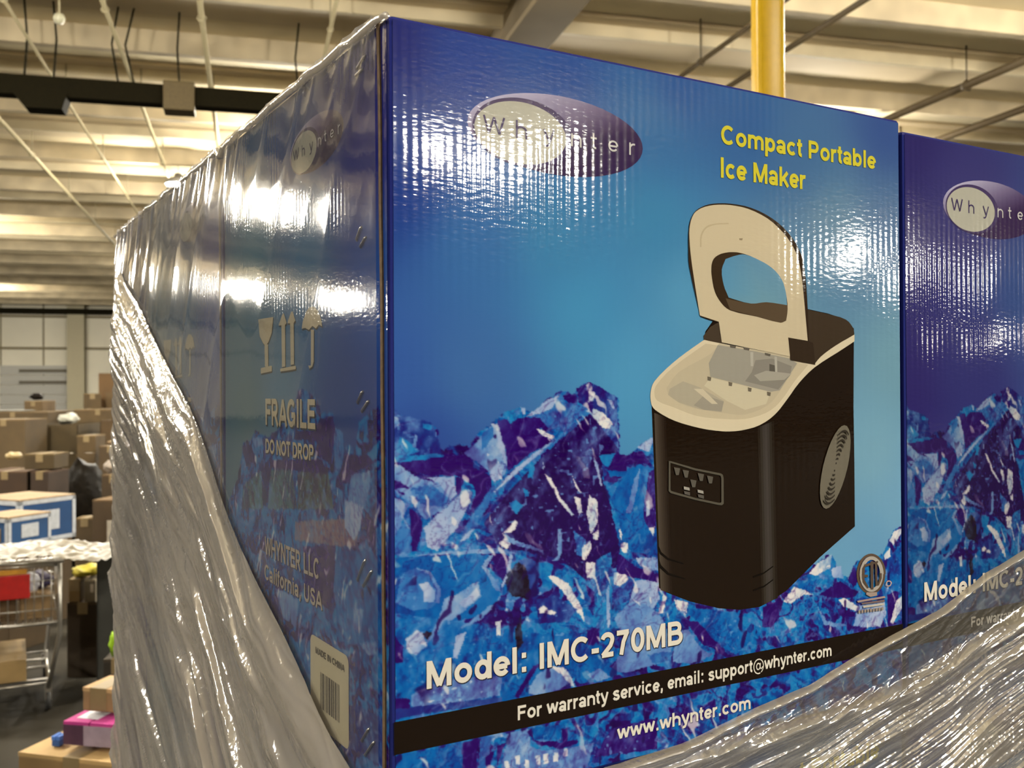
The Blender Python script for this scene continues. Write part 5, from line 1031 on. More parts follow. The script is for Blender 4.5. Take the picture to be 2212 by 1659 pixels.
def ellipse(cx, cz, rx, rz, n=48, tilt=0.0):
    c, s = math.cos(tilt), math.sin(tilt)
    return [(cx + rx * math.cos(t) * c - rz * math.sin(t) * s, cz + rx * math.cos(t) * s + rz * math.sin(t) * c) for t in (2 * math.pi * k / n for k in range(n))]

def logo_mesh(name, cx, cz, rx, rz, dirn, place):
    """purple ellipse with a pale crescent along its top, a grey disc on the left and spaced lettering"""
    polys = []
    def E(px, pz, sx, sz, c, n=48):
        polys.append((c, [(cx + dirn * (px + a) * rx, cz + (pz + b) * rz) for a, b in ellipse(0, 0, sx, sz, n)]))
    def sheen(p):
        x = (p[0] - cx) / rx * dirn; y = (p[1] - cz) / rz
        f = min(1.0, max(0.0, 0.52 * y - 0.50 * x + 0.22)); return tuple(d + (q - d) * f for d, q in zip((54, 34, 70), (190, 180, 192)))
    for i in range(8):          # pale sheen fades from the upper left towards the lower right
        a, b_ = 1 - i / 8.0, 1 - (i + 1) / 8.0; n = 48
        for k in range(n):
            t0, t1 = 2 * math.pi * k / n, 2 * math.pi * (k + 1) / n
            q = [(a * math.cos(t0), a * math.sin(t0)), (a * math.cos(t1), a * math.sin(t1)), (b_ * math.cos(t1), b_ * math.sin(t1)), (b_ * math.cos(t0), b_ * math.sin(t0))]
            polys.append((sheen, [(cx + dirn * u_ * rx, cz + v_ * rz) for u_, v_ in (q if b_ > 0 else q[:3])]))
    E(-0.40, -0.06, 0.55, 0.84, (66, 50, 86)); E(-0.43, -0.08, 0.50, 0.76, (178, 170, 146))
    return flat_print(name, polys, place, 0.0000003, 0.0001)
def logo_letters(name, cx, cz, rx, rz, dirn, place):
    bm = bmesh.new(); pos = (-0.74, -0.44, -0.13, 0.19, 0.40, 0.64, 0.88)
    out_v, out_f, out_c = [], [], []
    for ch, p in zip('whynter', pos):
        v, f, kk = text_points('W' if ch == 'w' else ch, 0.11)
        x = (v[:, 0] - (v[:, 0].min() + v[:, 0].max()) / 2) * rx * 0.185; y = v[:, 1] * rz * 0.44
        n = len(out_v); q = place(cx + dirn * (p * rx * 0.98 + x), cz - 0.22 * rz + y, 0.0004 + kk * 2.0e-6)
        out_v += [tuple(map(float, a)) for a in q]; out_f += [tuple(i + n for i in g) for g in f]
        out_c += [(62, 46, 84) if ch in 'why' else (206, 196, 180)] * len(v)
    bm.free()
    me = bpy.data.meshes.new(name); me.from_pydata(out_v, [], out_f); me.update()
    at = me.color_attributes.new('print', 'FLOAT_COLOR', 'POINT')
    l = np.clip(lin_np(out_c) / np.array(LIGHT), 0, 0.88)
    at.data.foreach_set('color', np.concatenate([l, np.ones((len(l), 1))], 1).astype(np.float32).ravel())
    me.materials.append(P_ART)
    return me

CREAM = (230, 216, 188); YELLOW = (214, 196, 50); SYM = (205, 186, 148)
T = TEXTS
def tmesh(key, name, place, col, **k):
    t, a, b, cap = T[key]
    zz = (a[1] + b[1]) / 2
    return text_mesh(name, t, (a[0], zz), (b[0], zz), cap, place, col, **k)
FRONT_PRINT = [
    ('appliance_picture', flat_print('appliance_picture', APPLIANCE, FRONT)),
    ('brand_emblem', logo_mesh('brand_emblem', 0.1140, -0.0535, 0.0645, 0.0245, 1, FRONT)),
    ('brand_lettering', logo_letters('brand_lettering', 0.1140, -0.0535, 0.0645, 0.0245, 1, FRONT)),
    ('title_lettering', tmesh('title', 'title_lettering', FRONT, YELLOW)),
    ('title_lettering', tmesh('title2', 'title_lettering', FRONT, YELLOW)),
    ('model_lettering', tmesh('model', 'model_lettering', FRONT, CREAM, bold=0.2, off=0.0006, shadow=(40, 36, 46))),
    ('service_bar', flat_print('service_bar', [((26, 15, 7), [(0.0015, -0.3936), (W - 0.0015, -0.3932), (W - 0.0015, -0.4121), (0.0015, -0.4118)])], FRONT)),
    ('service_lettering', tmesh('service', 'service_lettering', FRONT, CREAM, bold=0.19)),
    ('web_lettering', tmesh('web', 'web_lettering', FRONT, CREAM, bold=0.19, shadow=(30, 40, 90), sh=(0.0004, -0.0004))),
    ('certification_mark', flat_print('certification_mark', MARK, FRONT)),
]
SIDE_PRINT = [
    ('brand_emblem', logo_mesh('brand_emblem', 0.1195, -0.0460, 0.0518, 0.0180, -1, SIDE)),
    ('brand_lettering', logo_letters('brand_lettering', 0.1195, -0.0460, 0.0518, 0.0180, -1, SIDE)),
    ('handling_symbols', flat_print('handling_symbols', [((70, 66, 60), [(a - 0.0008, b - 0.0012) for a, b in p]) for p in SYMBOLS] + [(SYM, p) for p in SYMBOLS], SIDE)),
    ('warning_lettering', tmesh('fragile', 'warning_lettering', SIDE, SYM, bold=0.2, shadow=(70, 70, 72), sh=(0.001, -0.0012))),
    ('warning_lettering', tmesh('drop', 'warning_lettering', SIDE, SYM, bold=0.2, shadow=(66, 62, 70), sh=(0.0008, -0.001))),
    ('maker_lettering', tmesh('maker', 'maker_lettering', SIDE, (190, 172, 146), bold=0.17, shadow=(50, 40, 70))),
    ('maker_lettering', tmesh('place', 'maker_lettering', SIDE, (190, 172, 146), bold=0.17, shadow=(50, 40, 70))),
]
M_BODY = printed('printed_edge', alb((38, 44, 108)))
M_KRAFT = plain('kraft_board', alb((118, 90, 56)), 0.85, noise=0.25, scale=220)
M_STEEL = plain('staple_steel', (0.62, 0.60, 0.56), 0.3, 1.0, noise=0.05)
M_STICKER = plain('sticker_paper', alb((206, 190, 150)), 0.45, noise=0.03)
M_INK = plain('black_ink', alb((60, 50, 42)), 0.5, noise=0.05)

def body_mesh(w, d, h):
    mb = MB(); mb.box((0, 0, 0), (w, d, h), bevel=0.003)
    return mb.mesh('carton_body', M_BODY)
BODY = body_mesh(W, D, H)
cut = MB()
prev = None
zz = np.linspace(0.004, H - 0.002, 40)
for a, b in zip(zz[:-1], zz[1:]):
    ya = 0.0062 + 0.0045 * (a / H) ** 3 + 0.0003 * math.sin(a * 60); yb = 0.0062 + 0.0045 * (b / H) ** 3 + 0.0003 * math.sin(b * 60)
    cut.poly([(-0.0012, ya, a), (-0.0012, ya + 0.0034, a), (-0.0012, yb + 0.0034, b), (-0.0012, yb, b),
              (0, ya, a), (0, ya + 0.0034, a), (0, yb + 0.0034, b), (0, yb, b)], [(0, 1, 2, 3)[::-1], (0, 3, 7, 4), (1, 5, 6, 2)])
CUT = cut.mesh('cut_edge', M_KRAFT)
# the front sheet wraps round the corner up to that cut edge
STAPLE_ME = []
for (ya, za), (yb, zb) in STAPLES:
    mb = MB(); mb.tube([(-0.0002, ya, H + za), (-0.0011, ya * .9 + yb * .1, H + za * .9 + zb * .1), (-0.0011, ya * .1 + yb * .9, H + za * .1 + zb * .9), (-0.0002, yb, H + zb)], 0.0007, 6)
    STAPLE_ME.append(mb.mesh('staple', M_STEEL))
# barcode sticker
mb = MB(); s0, s1 = 0.0624, 0.1314; z0, z1 = H - 0.4285, H - 0.3714
ring = []
for cy, cz, a0 in ((s1 - .005, z1 - .005, 0), (s0 + .005, z1 - .005, 90), (s0 + .005, z0 + .005, 180), (s1 - .005, z0 + .005, 270)):
    ring += [(-0.0005, cy + .005 * math.cos(math.radians(a0 + t)), cz + .005 * math.sin(math.radians(a0 + t))) for t in (0, 30, 60, 90)]
mb.poly(ring, [tuple(range(len(ring)))]); STICKER = mb.mesh('barcode_label', M_STICKER)
mb = MB(); rs = random.Random(3); y = 0.112
while y > 0.0775:
    w_ = rs.choice((0.0006, 0.001, 0.0016, 0.0022)); mb.poly([(-0.0006, y, H - .3925), (-0.0006, y - w_, H - .3925), (-0.0006, y - w_, H - .4160), (-0.0006, y, H - .4160)], [(0, 1, 2, 3)])
    y -= w_ + rs.choice((0.0005, 0.0009, 0.0014))
BARS = mb.mesh('barcode', M_INK)
t_ = T['china']; CHINA = text_mesh('origin_lettering', t_[0], (t_[1][0], t_[1][1]), (t_[2][0], t_[1][1]), t_[3], SIDE, (70, 60, 50), off=0.0006, mat=None)

def product_box(lx, ly, layer, label, front=True, side=True, detail=True, depth=None, sheet=None):
    """lx, ly: corner in the pallet's own axes; layer 0 is the top one"""
    c, s = math.cos(PHI), math.sin(PHI)
    o = thing('product_carton', label, 'box', (lx * c - ly * s, lx * s + ly * c, ZTOP - (layer + 1) * H), PHI, 'ice maker cartons stacked on the pallet')
    add('carton_body', BODY if depth is None else body_mesh(W, depth, H), o)
    if front:
        p = add('front_panel', sheet or front_me, o)
        if detail:
            for n, me in FRONT_PRINT: add(n, me, p)
    if side:
        p = add('side_panel', side_me, o)
        if detail:
            for n, me in SIDE_PRINT: add(n, me, p)
            add('cut_edge', CUT, o)
    return o

# ================================================================== the hall
RX0, RX1, RY0, RY1, CEIL = -42.0, 96.0, -30.0, 60.0, 6.9
M_FLOOR = plain('concrete_floor', alb((50, 44, 33)), 0.75, noise=0.3, scale=0.8, spec=0.08)
M_WALL = plain('cream_wall_sheet', (0.88, 0.83, 0.68), 0.7, noise=0.05, scale=0.5)
mb = MB(); mb.box((RX0, RY0, -0.2), (RX1, RY1 + 0.3, 0)); tag(mb.build('floor', M_FLOOR), 'dusty grey brown concrete floor of the hall', kind='structure')
# roof deck with its panels and joists
deck = MB(); deck.box((RX0, RY0, CEIL + 0.05), (RX1, RY1 + 0.3, CEIL + 0.2))
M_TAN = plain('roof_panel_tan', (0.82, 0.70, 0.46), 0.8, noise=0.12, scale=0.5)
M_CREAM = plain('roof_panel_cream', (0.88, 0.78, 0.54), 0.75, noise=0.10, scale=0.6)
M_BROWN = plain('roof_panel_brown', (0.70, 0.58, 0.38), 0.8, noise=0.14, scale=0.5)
M_JOIST = plain('joist_wood', (0.66, 0.56, 0.38), 0.8, noise=0.2, scale=1.5)
M_JOISTC = plain('joist_painted', (0.78, 0.68, 0.47), 0.75, noise=0.12, scale=1.5)
ceiling = tag(deck.build('ceiling', M_TAN), 'wide roof deck of tan panels carried on joists', kind='structure')
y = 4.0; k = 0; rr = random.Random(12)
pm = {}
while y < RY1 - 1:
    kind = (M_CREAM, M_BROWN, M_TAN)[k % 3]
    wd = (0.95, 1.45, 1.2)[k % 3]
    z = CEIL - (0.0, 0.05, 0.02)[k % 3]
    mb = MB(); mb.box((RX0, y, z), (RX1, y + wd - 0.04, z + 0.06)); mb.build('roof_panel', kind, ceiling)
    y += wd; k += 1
JST = MB(); JST.box((RX0, -0.07, -0.34), (RX1, 0.07, 0.0)); JME = JST.mesh('joist', M_JOIST)
JST2 = MB(); JST2.box((RX0, -0.05, -0.22), (RX1, 0.05, 0.0)); JME2 = JST2.mesh('joist', M_JOISTC)
y = 7.1; k = 0
while y < RY1 - 0.5:
    add('joist', JME, ceiling, (0, y, CEIL)); add('joist', JME2, ceiling, (0, y + 1.75, CEIL)); y += 3.6
mb = MB(); mb.box((RX0, RY0, CEIL - 0.05), (RX1, 3.9, CEIL)); mb.build('roof_panel', M_TAN, ceiling)

# far wall
wall = MB(); wall.box((RX0, RY1, 0), (RX1, RY1 + 0.2, CEIL + 0.2)); wall_far = tag(wall.build('wall_far', M_WALL), 'cream sheet wall at the far end of the hall', kind='structure')
M_SEAM = plain('wall_girt', alb((150, 132, 92)), 0.7, noise=0.1)
for z in (6.05, 4.25):
    mb = MB(); mb.box((RX0, RY1 - 0.08, z - 0.07), (RX1, RY1, z + 0.07)); mb.build('wall_rail', M_SEAM, wall_far)
for x in np.arange(-40, 46, 2.2):
    mb = MB(); mb.box((x, RY1 - 0.03, 0), (x + 0.08, RY1, CEIL)); mb.build('wall_seam', M_SEAM, wall_far)
M_DARK = plain('dark_steel', alb((40, 33, 12), 0.6), 0.8, noise=0.15, spec=0.1)
M_COLUMN = plain('column_paint', alb((214, 196, 150)), 0.6, noise=0.05)
mb = MB(); mb.box((-9.95, RY1 - 0.5, 0), (-9.25, RY1 - 0.02, CEIL)); mb.box((-10.05, RY1 - 0.55, 0), (-9.15, RY1 - 0.48, CEIL))
tag(mb.build('column', M_COLUMN), 'pale steel column against the far wall', kind='structure')
mb = MB(); mb.box((RX0, RY1 - 0.9, 6.15), (RX1, RY1 - 0.6, 6.45))
tag(mb.build('trim_1', M_DARK), 'dark steel beam running along the top of the far wall', kind='structure')
# loading door in the far wall
d = add('door_1', None, None, (-11.6, RY1 - 0.02, 0)); tag(d, 'pale roll-up door with dark slots in the far wall', kind='structure')
M_DOOR = plain('door_sheet', alb((212, 202, 178)), 0.6, noise=0.04)
for i in range(6):
    mb = MB(); mb.box((-2.0, -0.06, i * 0.55), (1.5, 0.0, i * 0.55 + 0.52)); mb.build('door_slat', M_DOOR, d)
for z in (2.25, 2.9):
    mb = MB(); mb.box((-1.0, -0.14, z), (1.45, -0.06, z + 0.16)); mb.build('door_slot', plain('door_slot_dark', alb((120, 108, 84)), 0.7), d)

# girder and pipes along the hall
mb = MB(); mb.box((3.28, 4, CEIL - 0.6), (3.62, RY1, CEIL - 0.02)); mb.box((3.15, 4, CEIL - 0.66), (3.75, RY1, CEIL - 0.58))
tag(mb.build('trim_2', plain('girder_wood', alb((156, 132, 90)), 0.75, noise=0.15, scale=1.0)), 'broad roof girder running away along the hall', kind='structure')
M_PIPE = plain('pipe_cream', alb((206, 186, 136)), 0.5, noise=0.05)
M_PIPED = plain('pipe_dark', alb((88, 70, 40)), 0.6, noise=0.1)
def ceiling_pipe(x, r, mat, label, z=6.3, y0=6.0, y1=RY1 - 1):
    o = thing('ceiling_pipe', label, 'pipe', (x, y0, z), 0, 'pipes under the roof')
    mb = MB(); mb.tube([(0, 0, 0), (0, y1 - y0, 0)], r, 10); mb.build('pipe', mat, o)
    hm = MB(); hm.tube([(0, 0, r), (0, 0, CEIL - z)], 0.012, 6); hm.tube([(-r * 1.5, 0, -r * .2), (-r, 0, -r * 1.2), (r, 0, -r * 1.2), (r * 1.5, 0, -r * .2), (0, 0, r * 1.6), (-r * 1.5, 0, -r * .2)], 0.014, 5)
    me = hm.mesh('hanger', mat)
    yy = 2.0
    while yy < min(y1 - y0, 30): add('hanger', me, o, (0, yy, 0)); yy += 4.0
    return o
ceiling_pipe(-4.1, 0.035, M_PIPE, 'cream pipe under the roof, nearest to the left edge')
ceiling_pipe(-2.83, 0.022, M_PIPE, 'thin cream pipe under the roof, second from the left edge')
ceiling_pipe(-1.73, 0.03, M_PIPE, 'cream pipe under the roof leading to the lit lamp')
ceiling_pipe(-0.63, 0.035, M_PIPE, 'cream pipe crossing above the dark cable trunking')
ceiling_pipe(0.92, 0.025, M_PIPE, 'cream pipe under the roof above the printed carton corner')
ceiling_pipe(6.02, 0.035, M_PIPED, 'dark pipe under the roof passing behind the yellow post')
ceiling_pipe(6.93, 0.04, M_PIPED, 'dark pipe under the roof right of the yellow post')
ceiling_pipe(10.4, 0.06, M_PIPED, 'dark pipe under the roof at the upper right edge')
ceiling_pipe(12.2, 0.06, M_PIPED, 'dark pipe under the roof farthest to the right')
# dark cable trunking across the hall
o = thing('cable_trunking', 'dark cable trunking with boxes hanging across under the roof', 'trunking', (0, 13.4, 5.7))
mb = MB(); mb.box((-14, -0.12, -0.13), (9, 0.12, 0.13), bevel=0.01); mb.build('trunking', M_DARK, o)
mb = MB(); mb.box((-1.18, -0.2, -0.22), (-0.78, 0.14, 0.17), bevel=0.015); mb.build('junction_box', plain('junction_box_paint', alb((104, 84, 44)), 0.6), o)
mb = MB(); mb.poly([(x, yy, z) for yy in (-0.16, 0.16) for x, z in ((-3.02, -0.1), (-2.86, -0.30), (-2.42, -0.30), (-2.36, -0.1))],
        [(0, 1, 2, 3), (7, 6, 5, 4), (0, 4, 5, 1), (1, 5, 6, 2), (2, 6, 7, 3), (3, 7, 4, 0)]); mb.build('motor_box', M_DARK, o)
for x in (-5.2, -2.9, -2.55, -1.75, -1.55, -0.98, 0.6, 2.4):
    mb = MB(); mb.tube([(x, 0, 0.1), (x + rr.uniform(-.12, .12), 0, 0.65), (x, 0, CEIL - 5.72)], 0.014, 6); mb.build('hanger_rod', M_DARK, o)
# small pale sprinkler-like globe
o = thing('ceiling_globe', 'small pale unlit globe hanging from the roof above the trunking', 'lamp', (-2.22, 11.9, 6.1))
mb = MB(); mb.lathe([(0.0, -0.07), (0.05, -0.05), (0.07, 0.0), (0.05, 0.05), (0.0, 0.07)], 16); mb.build('globe', plain('globe_glass', alb((226, 214, 170)), 0.3), o)
mb = MB(); mb.tube([(0, 0, 0.06), (0, 0, CEIL - 6.1)], 0.012, 6); mb.build('stem', M_PIPE, o)

# lamps
M_HOUSE = plain('lamp_housing', (0.25, 0.24, 0.22), 0.5, noise=0.05)
M_LENS = emission('lamp_lens', (1.0, 0.96, 0.84), 600.0)
hs = MB(); hs.lathe([(0.0, 0.22), (0.07, 0.22), (0.10, 0.14), (0.22, 0.10), (0.27, 0.02), (0.27, -0.02), (0.25, -0.02), (0.25, 0.0), (0.0, 0.0)], 28); HS = hs.mesh('housing', M_HOUSE)
ln = MB(); ln.lathe([(0.245, -0.005), (0.24, -0.03), (0.15, -0.05), (0.0, -0.055)], 28); LN = ln.mesh('lens', M_LENS)
rd = MB(); rd.tube([(0, 0, 0.2), (0, 0, CEIL - 6.2)], 0.012, 6); RD = rd.mesh('hanger_rod', M_HOUSE)
for i, (x, yy) in enumerate(LAMPS):
    o = thing('high_bay_lamp', 'lit oval high bay lamp hanging left of the wrapped cartons' if i == 0 else 'broad high bay lamp hanging in the bay behind the viewer' if i in (1, 2, 3, 4, 5) else 'unseen round high bay lamp, one of a set mostly added as fill light', 'lamp', (x, yy, 6.2), 0, 'high bay lamps in the hall')
    if i in (1, 2, 3, 4, 5): o.scale = (1.8, 1.8, 1.0)
    add('housing', HS, o); add('lens', LN, o); add('hanger_rod', RD, o)
    ld = bpy.data.lights.new('lamp_light', 'AREA'); ld.shape = 'DISK'; ld.size = 0.48; ld.energy = LAMP_WATTS; ld.color = LAMP_COLOUR
    lo = bpy.data.objects.new('lamp_light', ld); COL.objects.link(lo); lo.parent = o; lo.location = (0, 0, -0.06)
    ls = bpy.data.lights.new('roof_fill_light', 'POINT'); ls.shadow_soft_size = 0.2; ls.energy = LAMP_WATTS * ROOF_FILL; ls.color = LAMP_COLOUR  # extra point light below each lamp, added to brighten the roof
    lo = bpy.data.objects.new('roof_fill_light', ls); COL.objects.link(lo); lo.parent = o; lo.location = (0, 0, -0.34)

# yellow post
o = thing('yellow_post', 'glossy yellow steel post rising behind the printed carton', 'post', (2.222, 3.493, 0), math.radians(-14.9))
mb = MB(); rr_ = 0.028; hw = 0.066; prof = []
for cx, cy, a0 in ((1, 1, 0), (-1, 1, 90), (-1, -1, 180), (1, -1, 270)):
    for t in (0, 22, 45, 67, 90):
        a = math.radians(a0 + t); prof.append((cx * (hw - rr_) + rr_ * math.cos(a), cy * (hw - rr_) + rr_ * math.sin(a)))
n = len(prof); pts = [(x, yy, z) for z in (0.02, CEIL - 0.45) for x, yy in prof]
mb.poly(pts, [(k, (k + 1) % n, n + (k + 1) % n, n + k) for k in range(n)], True)
mb.build('shaft', plain('yellow_paint', (0.66, 0.40, 0.006), 0.30, noise=0.04, spec=0.2), o)
mb = MB(); mb.box((-0.14, -0.14, 0), (0.14, 0.14, 0.02), bevel=0.004); mb.build('base_plate', plain('yellow_paint', None), o)

# ================================================================== pallet and its load
c, s = math.cos(PHI), math.sin(PHI)
def pal(x, y_, z): return (x * c - y_ * s, x * s + y_ * c, z)
Zb = ZTOP - 4 * H
pal_o = thing('wooden_pallet', 'wooden pallet under the wrapped stack of cartons', 'pallet', (0, 0, 0), PHI)
M_WOOD = plain('pallet_wood', alb((150, 116, 70)), 0.85, noise=0.25, scale=12)
for i in range(7):
    yy = 0.0 + i * 0.1325; mb = MB(); mb.box((0, yy, Zb - 0.022), (2 * W, yy + 0.1, Zb)); mb.build('deck_board', M_WOOD, pal_o)
for xx in (0.0, 0.41, 0.82):
    mb = MB(); mb.box((xx, 0, 0.0), (xx + 0.045, 0.895, Zb - 0.022)); mb.build('stringer', M_WOOD, pal_o)

DB = 0.186   # the last carton of the side row is a shorter one
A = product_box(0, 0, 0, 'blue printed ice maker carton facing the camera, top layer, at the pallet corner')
for me in STAPLE_ME: tag(add('staple', me, A), 'steel wire staple')
lab = tag(add('barcode_label', STICKER, A), 'cream paper label with barcode'); add('barcode', BARS, lab); add('origin_lettering', CHINA, lab)
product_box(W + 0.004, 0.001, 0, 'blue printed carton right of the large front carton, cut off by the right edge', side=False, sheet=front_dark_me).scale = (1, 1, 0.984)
product_box(0.0, D + 0.002, 0, 'purple blue carton behind film, second along the side row', front=False)
product_box(0.0, 2 * D + 0.004, 0, 'narrow carton under bunched film at the far end of the side row', front=False, side=False, depth=DB)
names = ('second', 'third', 'bottom')
for l in (1, 2, 3):
    product_box(-0.004, -0.002, l, 'film covered carton under the pallet corner, %s layer' % names[l - 1], detail=(l == 1))
    product_box(W + 0.001, 0.0, l, 'film covered carton right of the pallet corner, %s layer' % names[l - 1], side=False, detail=(l == 1))
    product_box(0.0, D + 0.002, l, 'film covered carton second along the side row, %s layer' % names[l - 1], front=False, detail=False)
    product_box(0.0, 2 * D + 0.004, l, 'film covered narrow carton ending the side row, %s layer' % names[l - 1], front=False, side=False, depth=DB)

# ------------------------------------------------------------------ stretch film
def grid_mesh(name, P, haze, mat):
    nr, nc = P.shape[:2]
    i = np.arange(nr - 1)[:, None] * nc + np.arange(nc - 1)[None, :]
    Q = np.stack([i, i + 1, i + nc + 1, i + nc], -1).reshape(-1, 4).astype(np.int32)
    me = bpy.data.meshes.new(name); V = P.reshape(-1, 3).astype(np.float32)
    me.vertices.add(len(V)); me.vertices.foreach_set('co', V.ravel())
    me.loops.add(Q.size); me.loops.foreach_set('vertex_index', Q.ravel())
    me.polygons.add(len(Q)); me.polygons.foreach_set('loop_start', np.arange(0, Q.size, 4, dtype=np.int32))
    me.update(calc_edges=True)
    me.polygons.foreach_set('use_smooth', np.ones(len(Q), bool))
    a = me.attributes.new('haze', 'FLOAT', 'POINT'); a.data.foreach_set('value', np.clip(haze, 0, 1).astype(np.float32).ravel())
    me.materials.append(mat); return me
M_FILM = film_material('stretch_film', (0.68, 0.62, 0.55))
M_TIGHT = film_material('tight_film', (0.66, 0.64, 0.62), 0.06, 0.00002, 1.0)
wrap = thing('stretch_wrap', 'clear wrinkled stretch film wound around the stacked cartons', 'film', (0, 0, 0), PHI)
def ridged(x, y_, seed): return 1 - np.abs(2 * vnoise(x, y_, seed) - 1)

# side: bunched band falling from the far top corner to the near bottom corner
E1 = np.array([(0.905, -0.03)] + [(0.866, -0.05), (0.714, -0.105), (0.629, -0.151), (0.508, -0.202), (0.428, -0.238), (0.37, -0.281), (0.325, -0.315), (0.246, -0.353), (0.179, -0.378), (0.127, -0.404), (0.081, -0.427)] + [(0.0, -0.447)])
for _ in range(2):     # round the corners of the traced edge
    q = np.empty((2 * len(E1), 2)); q[0::2] = E1; q[1:-1:2] = 0.5 * (E1[:-1] + E1[1:]); q = q[:-1]
    q[1:-1] = 0.25 * q[:-2] + 0.5 * q[1:-1] + 0.25 * q[2:]; E1 = q
al = np.concatenate([[0], np.cumsum(np.hypot(*np.diff(E1, axis=0).T))]); al /= al[-1]
nt_, ns_ = 420, 380
t = np.linspace(0, 1, nt_)[:, None]; sgl = (np.linspace(0, 1, ns_) ** 1.25)[None, :]
tt = np.clip(t / 0.68, 0, 1)
ey = np.interp(tt, al, E1[:, 0]); ez = np.interp(tt, al, E1[:, 1]) - np.clip((t - 0.68) / 0.32, 0, 1) * 1.30
ly = np.full_like(t, 0.896); lz = -0.03 - t * 1.74
Yg = ey * (1 - sgl) + ly * sgl; Zg = ez * (1 - sgl) + lz * sgl
S2 = np.broadcast_to(sgl, Yg.shape); T2 = np.broadcast_to(t, Yg.shape)
o1 = np.argsort(E1[:, 0]); cc_ = np.interp(Yg, E1[o1, 0], E1[o1, 1]) - Zg      # drop below the edge: folds run parallel to it
wob = 0.05 * (fbm(Yg * 5, cc_ * 4, 301) - 0.5) + 0.18 * cc_ * (Yg - 0.4)
r1 = ridged((cc_ + wob) * 24, Yg * 3.0, 302); r2 = ridged((cc_ + wob) * 70, Yg * 6, 303); r3 = ridged((cc_ + wob * 1.3) * 150, Yg * 14, 304)
gate = fbm(cc_ * 9 + wob * 9, Yg * 4, 305)
width = np.hypot(ly - ey, lz - ez); de = S2 * width
rope = np.exp(-((de - 0.028) / 0.020) ** 2); rope_b = np.exp(-((de - 0.075) / 0.014) ** 2)
calm = 1 - 0.75 * np.exp(-(de / 0.05) ** 2)
off = 0.0025 + calm * (0.0095 * r1 ** 2 * gate * 1.5 + 0.0040 * r2 ** 2 * (0.4 + gate) + 0.0012 * r3 ** 2) + 0.0075 * rope * (0.75 + 0.5 * fbm(T2 * 9, S2 * 2, 306)) + 0.004 * rope_b + 0.012 * np.clip(S2 - 0.5, 0, 1) * np.clip(1 - S2, 0, 1) * 4
off = off * np.clip(width / 0.12, 0.25, 1)
haze = 0.50 + 0.60 * (r2 - 0.5) + 0.45 * (r1 - 0.4) + 0.7 * (gate - 0.5) + 0.25 * rope
haze = np.clip(haze, 0.18, 0.92)
Pg = np.stack([-off, Yg, ZTOP + Zg], -1)
add('side_film', grid_mesh('side_film', Pg, haze, M_FILM), wrap)
# film turning round the far end of the row
zz = np.linspace(-0.03, -1.77, 120)[:, None]; xx = np.linspace(-0.004, 0.40, 60)[None, :]
rr2 = ridged(zz * 20 + xx * 10, xx * 4, 311)
Pe = np.stack([np.broadcast_to(xx, rr2.shape), 0.898 + 0.006 * rr2, np.broadcast_to(ZTOP + zz, rr2.shape)], -1)
add('end_film', grid_mesh('end_film', Pe, 0.45 + 0.3 * rr2, M_FILM), wrap)

# front: edge rope climbing to the right, a clear window, a second rope and hazy streaks below
E2 = np.array([(0.0, -0.448), (0.128, -0.444), (0.176, -0.442), (0.219, -0.438), (0.27, -0.428), (0.318, -0.421), (0.365, -0.409), (0.415, -0.396), (0.469, -0.384), (0.527, -0.362), (0.593, -0.344), (0.87, -0.262)])
R2 = np.array([(0.0, -0.456), (0.176, -0.449), (0.219, -0.447), (0.317, -0.443), (0.432, -0.437), (0.507, -0.417), (0.592, -0.398), (0.87, -0.325)])
nx_, nd_ = 520, 360
X = np.linspace(-0.004, 0.872, nx_)[None, :]
dl = np.concatenate([np.linspace(0, 0.19, 300), np.linspace(0.195, 1.0, 59) ** 1.0, [1.33]])[:, None]
e2 = np.interp(X, E2[:, 0], E2[:, 1]) + 0.0015 * (fbm(X * 30, X * 0, 321) - 0.5); g2 = e2 - np.interp(X, R2[:, 0], R2[:, 1])
Zf = np.maximum(e2 - dl, -1.775)
DL = np.broadcast_to(dl, Zf.shape); XX = np.broadcast_to(X, Zf.shape); G2 = np.broadcast_to(g2, Zf.shape)
rope1 = np.exp(-((DL - 0.0038) / 0.0030) ** 2); rope2 = np.exp(-((DL - G2 - 0.006) / 0.0065) ** 2)
below = 1 / (1 + np.exp(-(DL - G2) / 0.003))
q = DL + 0.10 * XX * np.clip(DL - G2, 0, 0.1) * 4 + 0.008 * fbm(XX * 6, DL * 10, 322)
a1 = ridged(q * 95, XX * 5, 323); a2 = ridged(q * 230, XX * 11, 324); a3 = ridged(q * 520, XX * 26, 325); gt = fbm(q * 40, XX * 6, 326)
off = 0.0035 + 0.0050 * rope1 * (0.7 + 0.5 * fbm(XX * 40, DL * 0, 327)) + 0.0050 * rope2 + below * (0.0030 * a1 ** 2 * gt * 1.6 + 0.0014 * a2 ** 2) + (0.3 + 0.7 * below) * 0.0007 * a3 ** 2 + 0.0010 * (1 - below) * ridged(XX * 40 + DL * 90, DL * 60, 328) ** 3
right = np.clip((XX - 0.20) / 0.30, 0, 1)
haze = 0.05 + 0.65 * rope1 + below * (0.16 + 0.20 * right + 0.40 * (a2 - 0.5) + 0.35 * (gt - 0.5) + 0.25 * (a1 - .5)) + 0.35 * rope2 + 0.06 * (a3 - 0.5)
haze = np.clip(haze, 0.04, 0.9)
Pf = np.stack([XX, -0.003 - off, ZTOP + Zf], -1)
add('front_film', grid_mesh('front_film', Pf, haze, M_FILM), wrap)

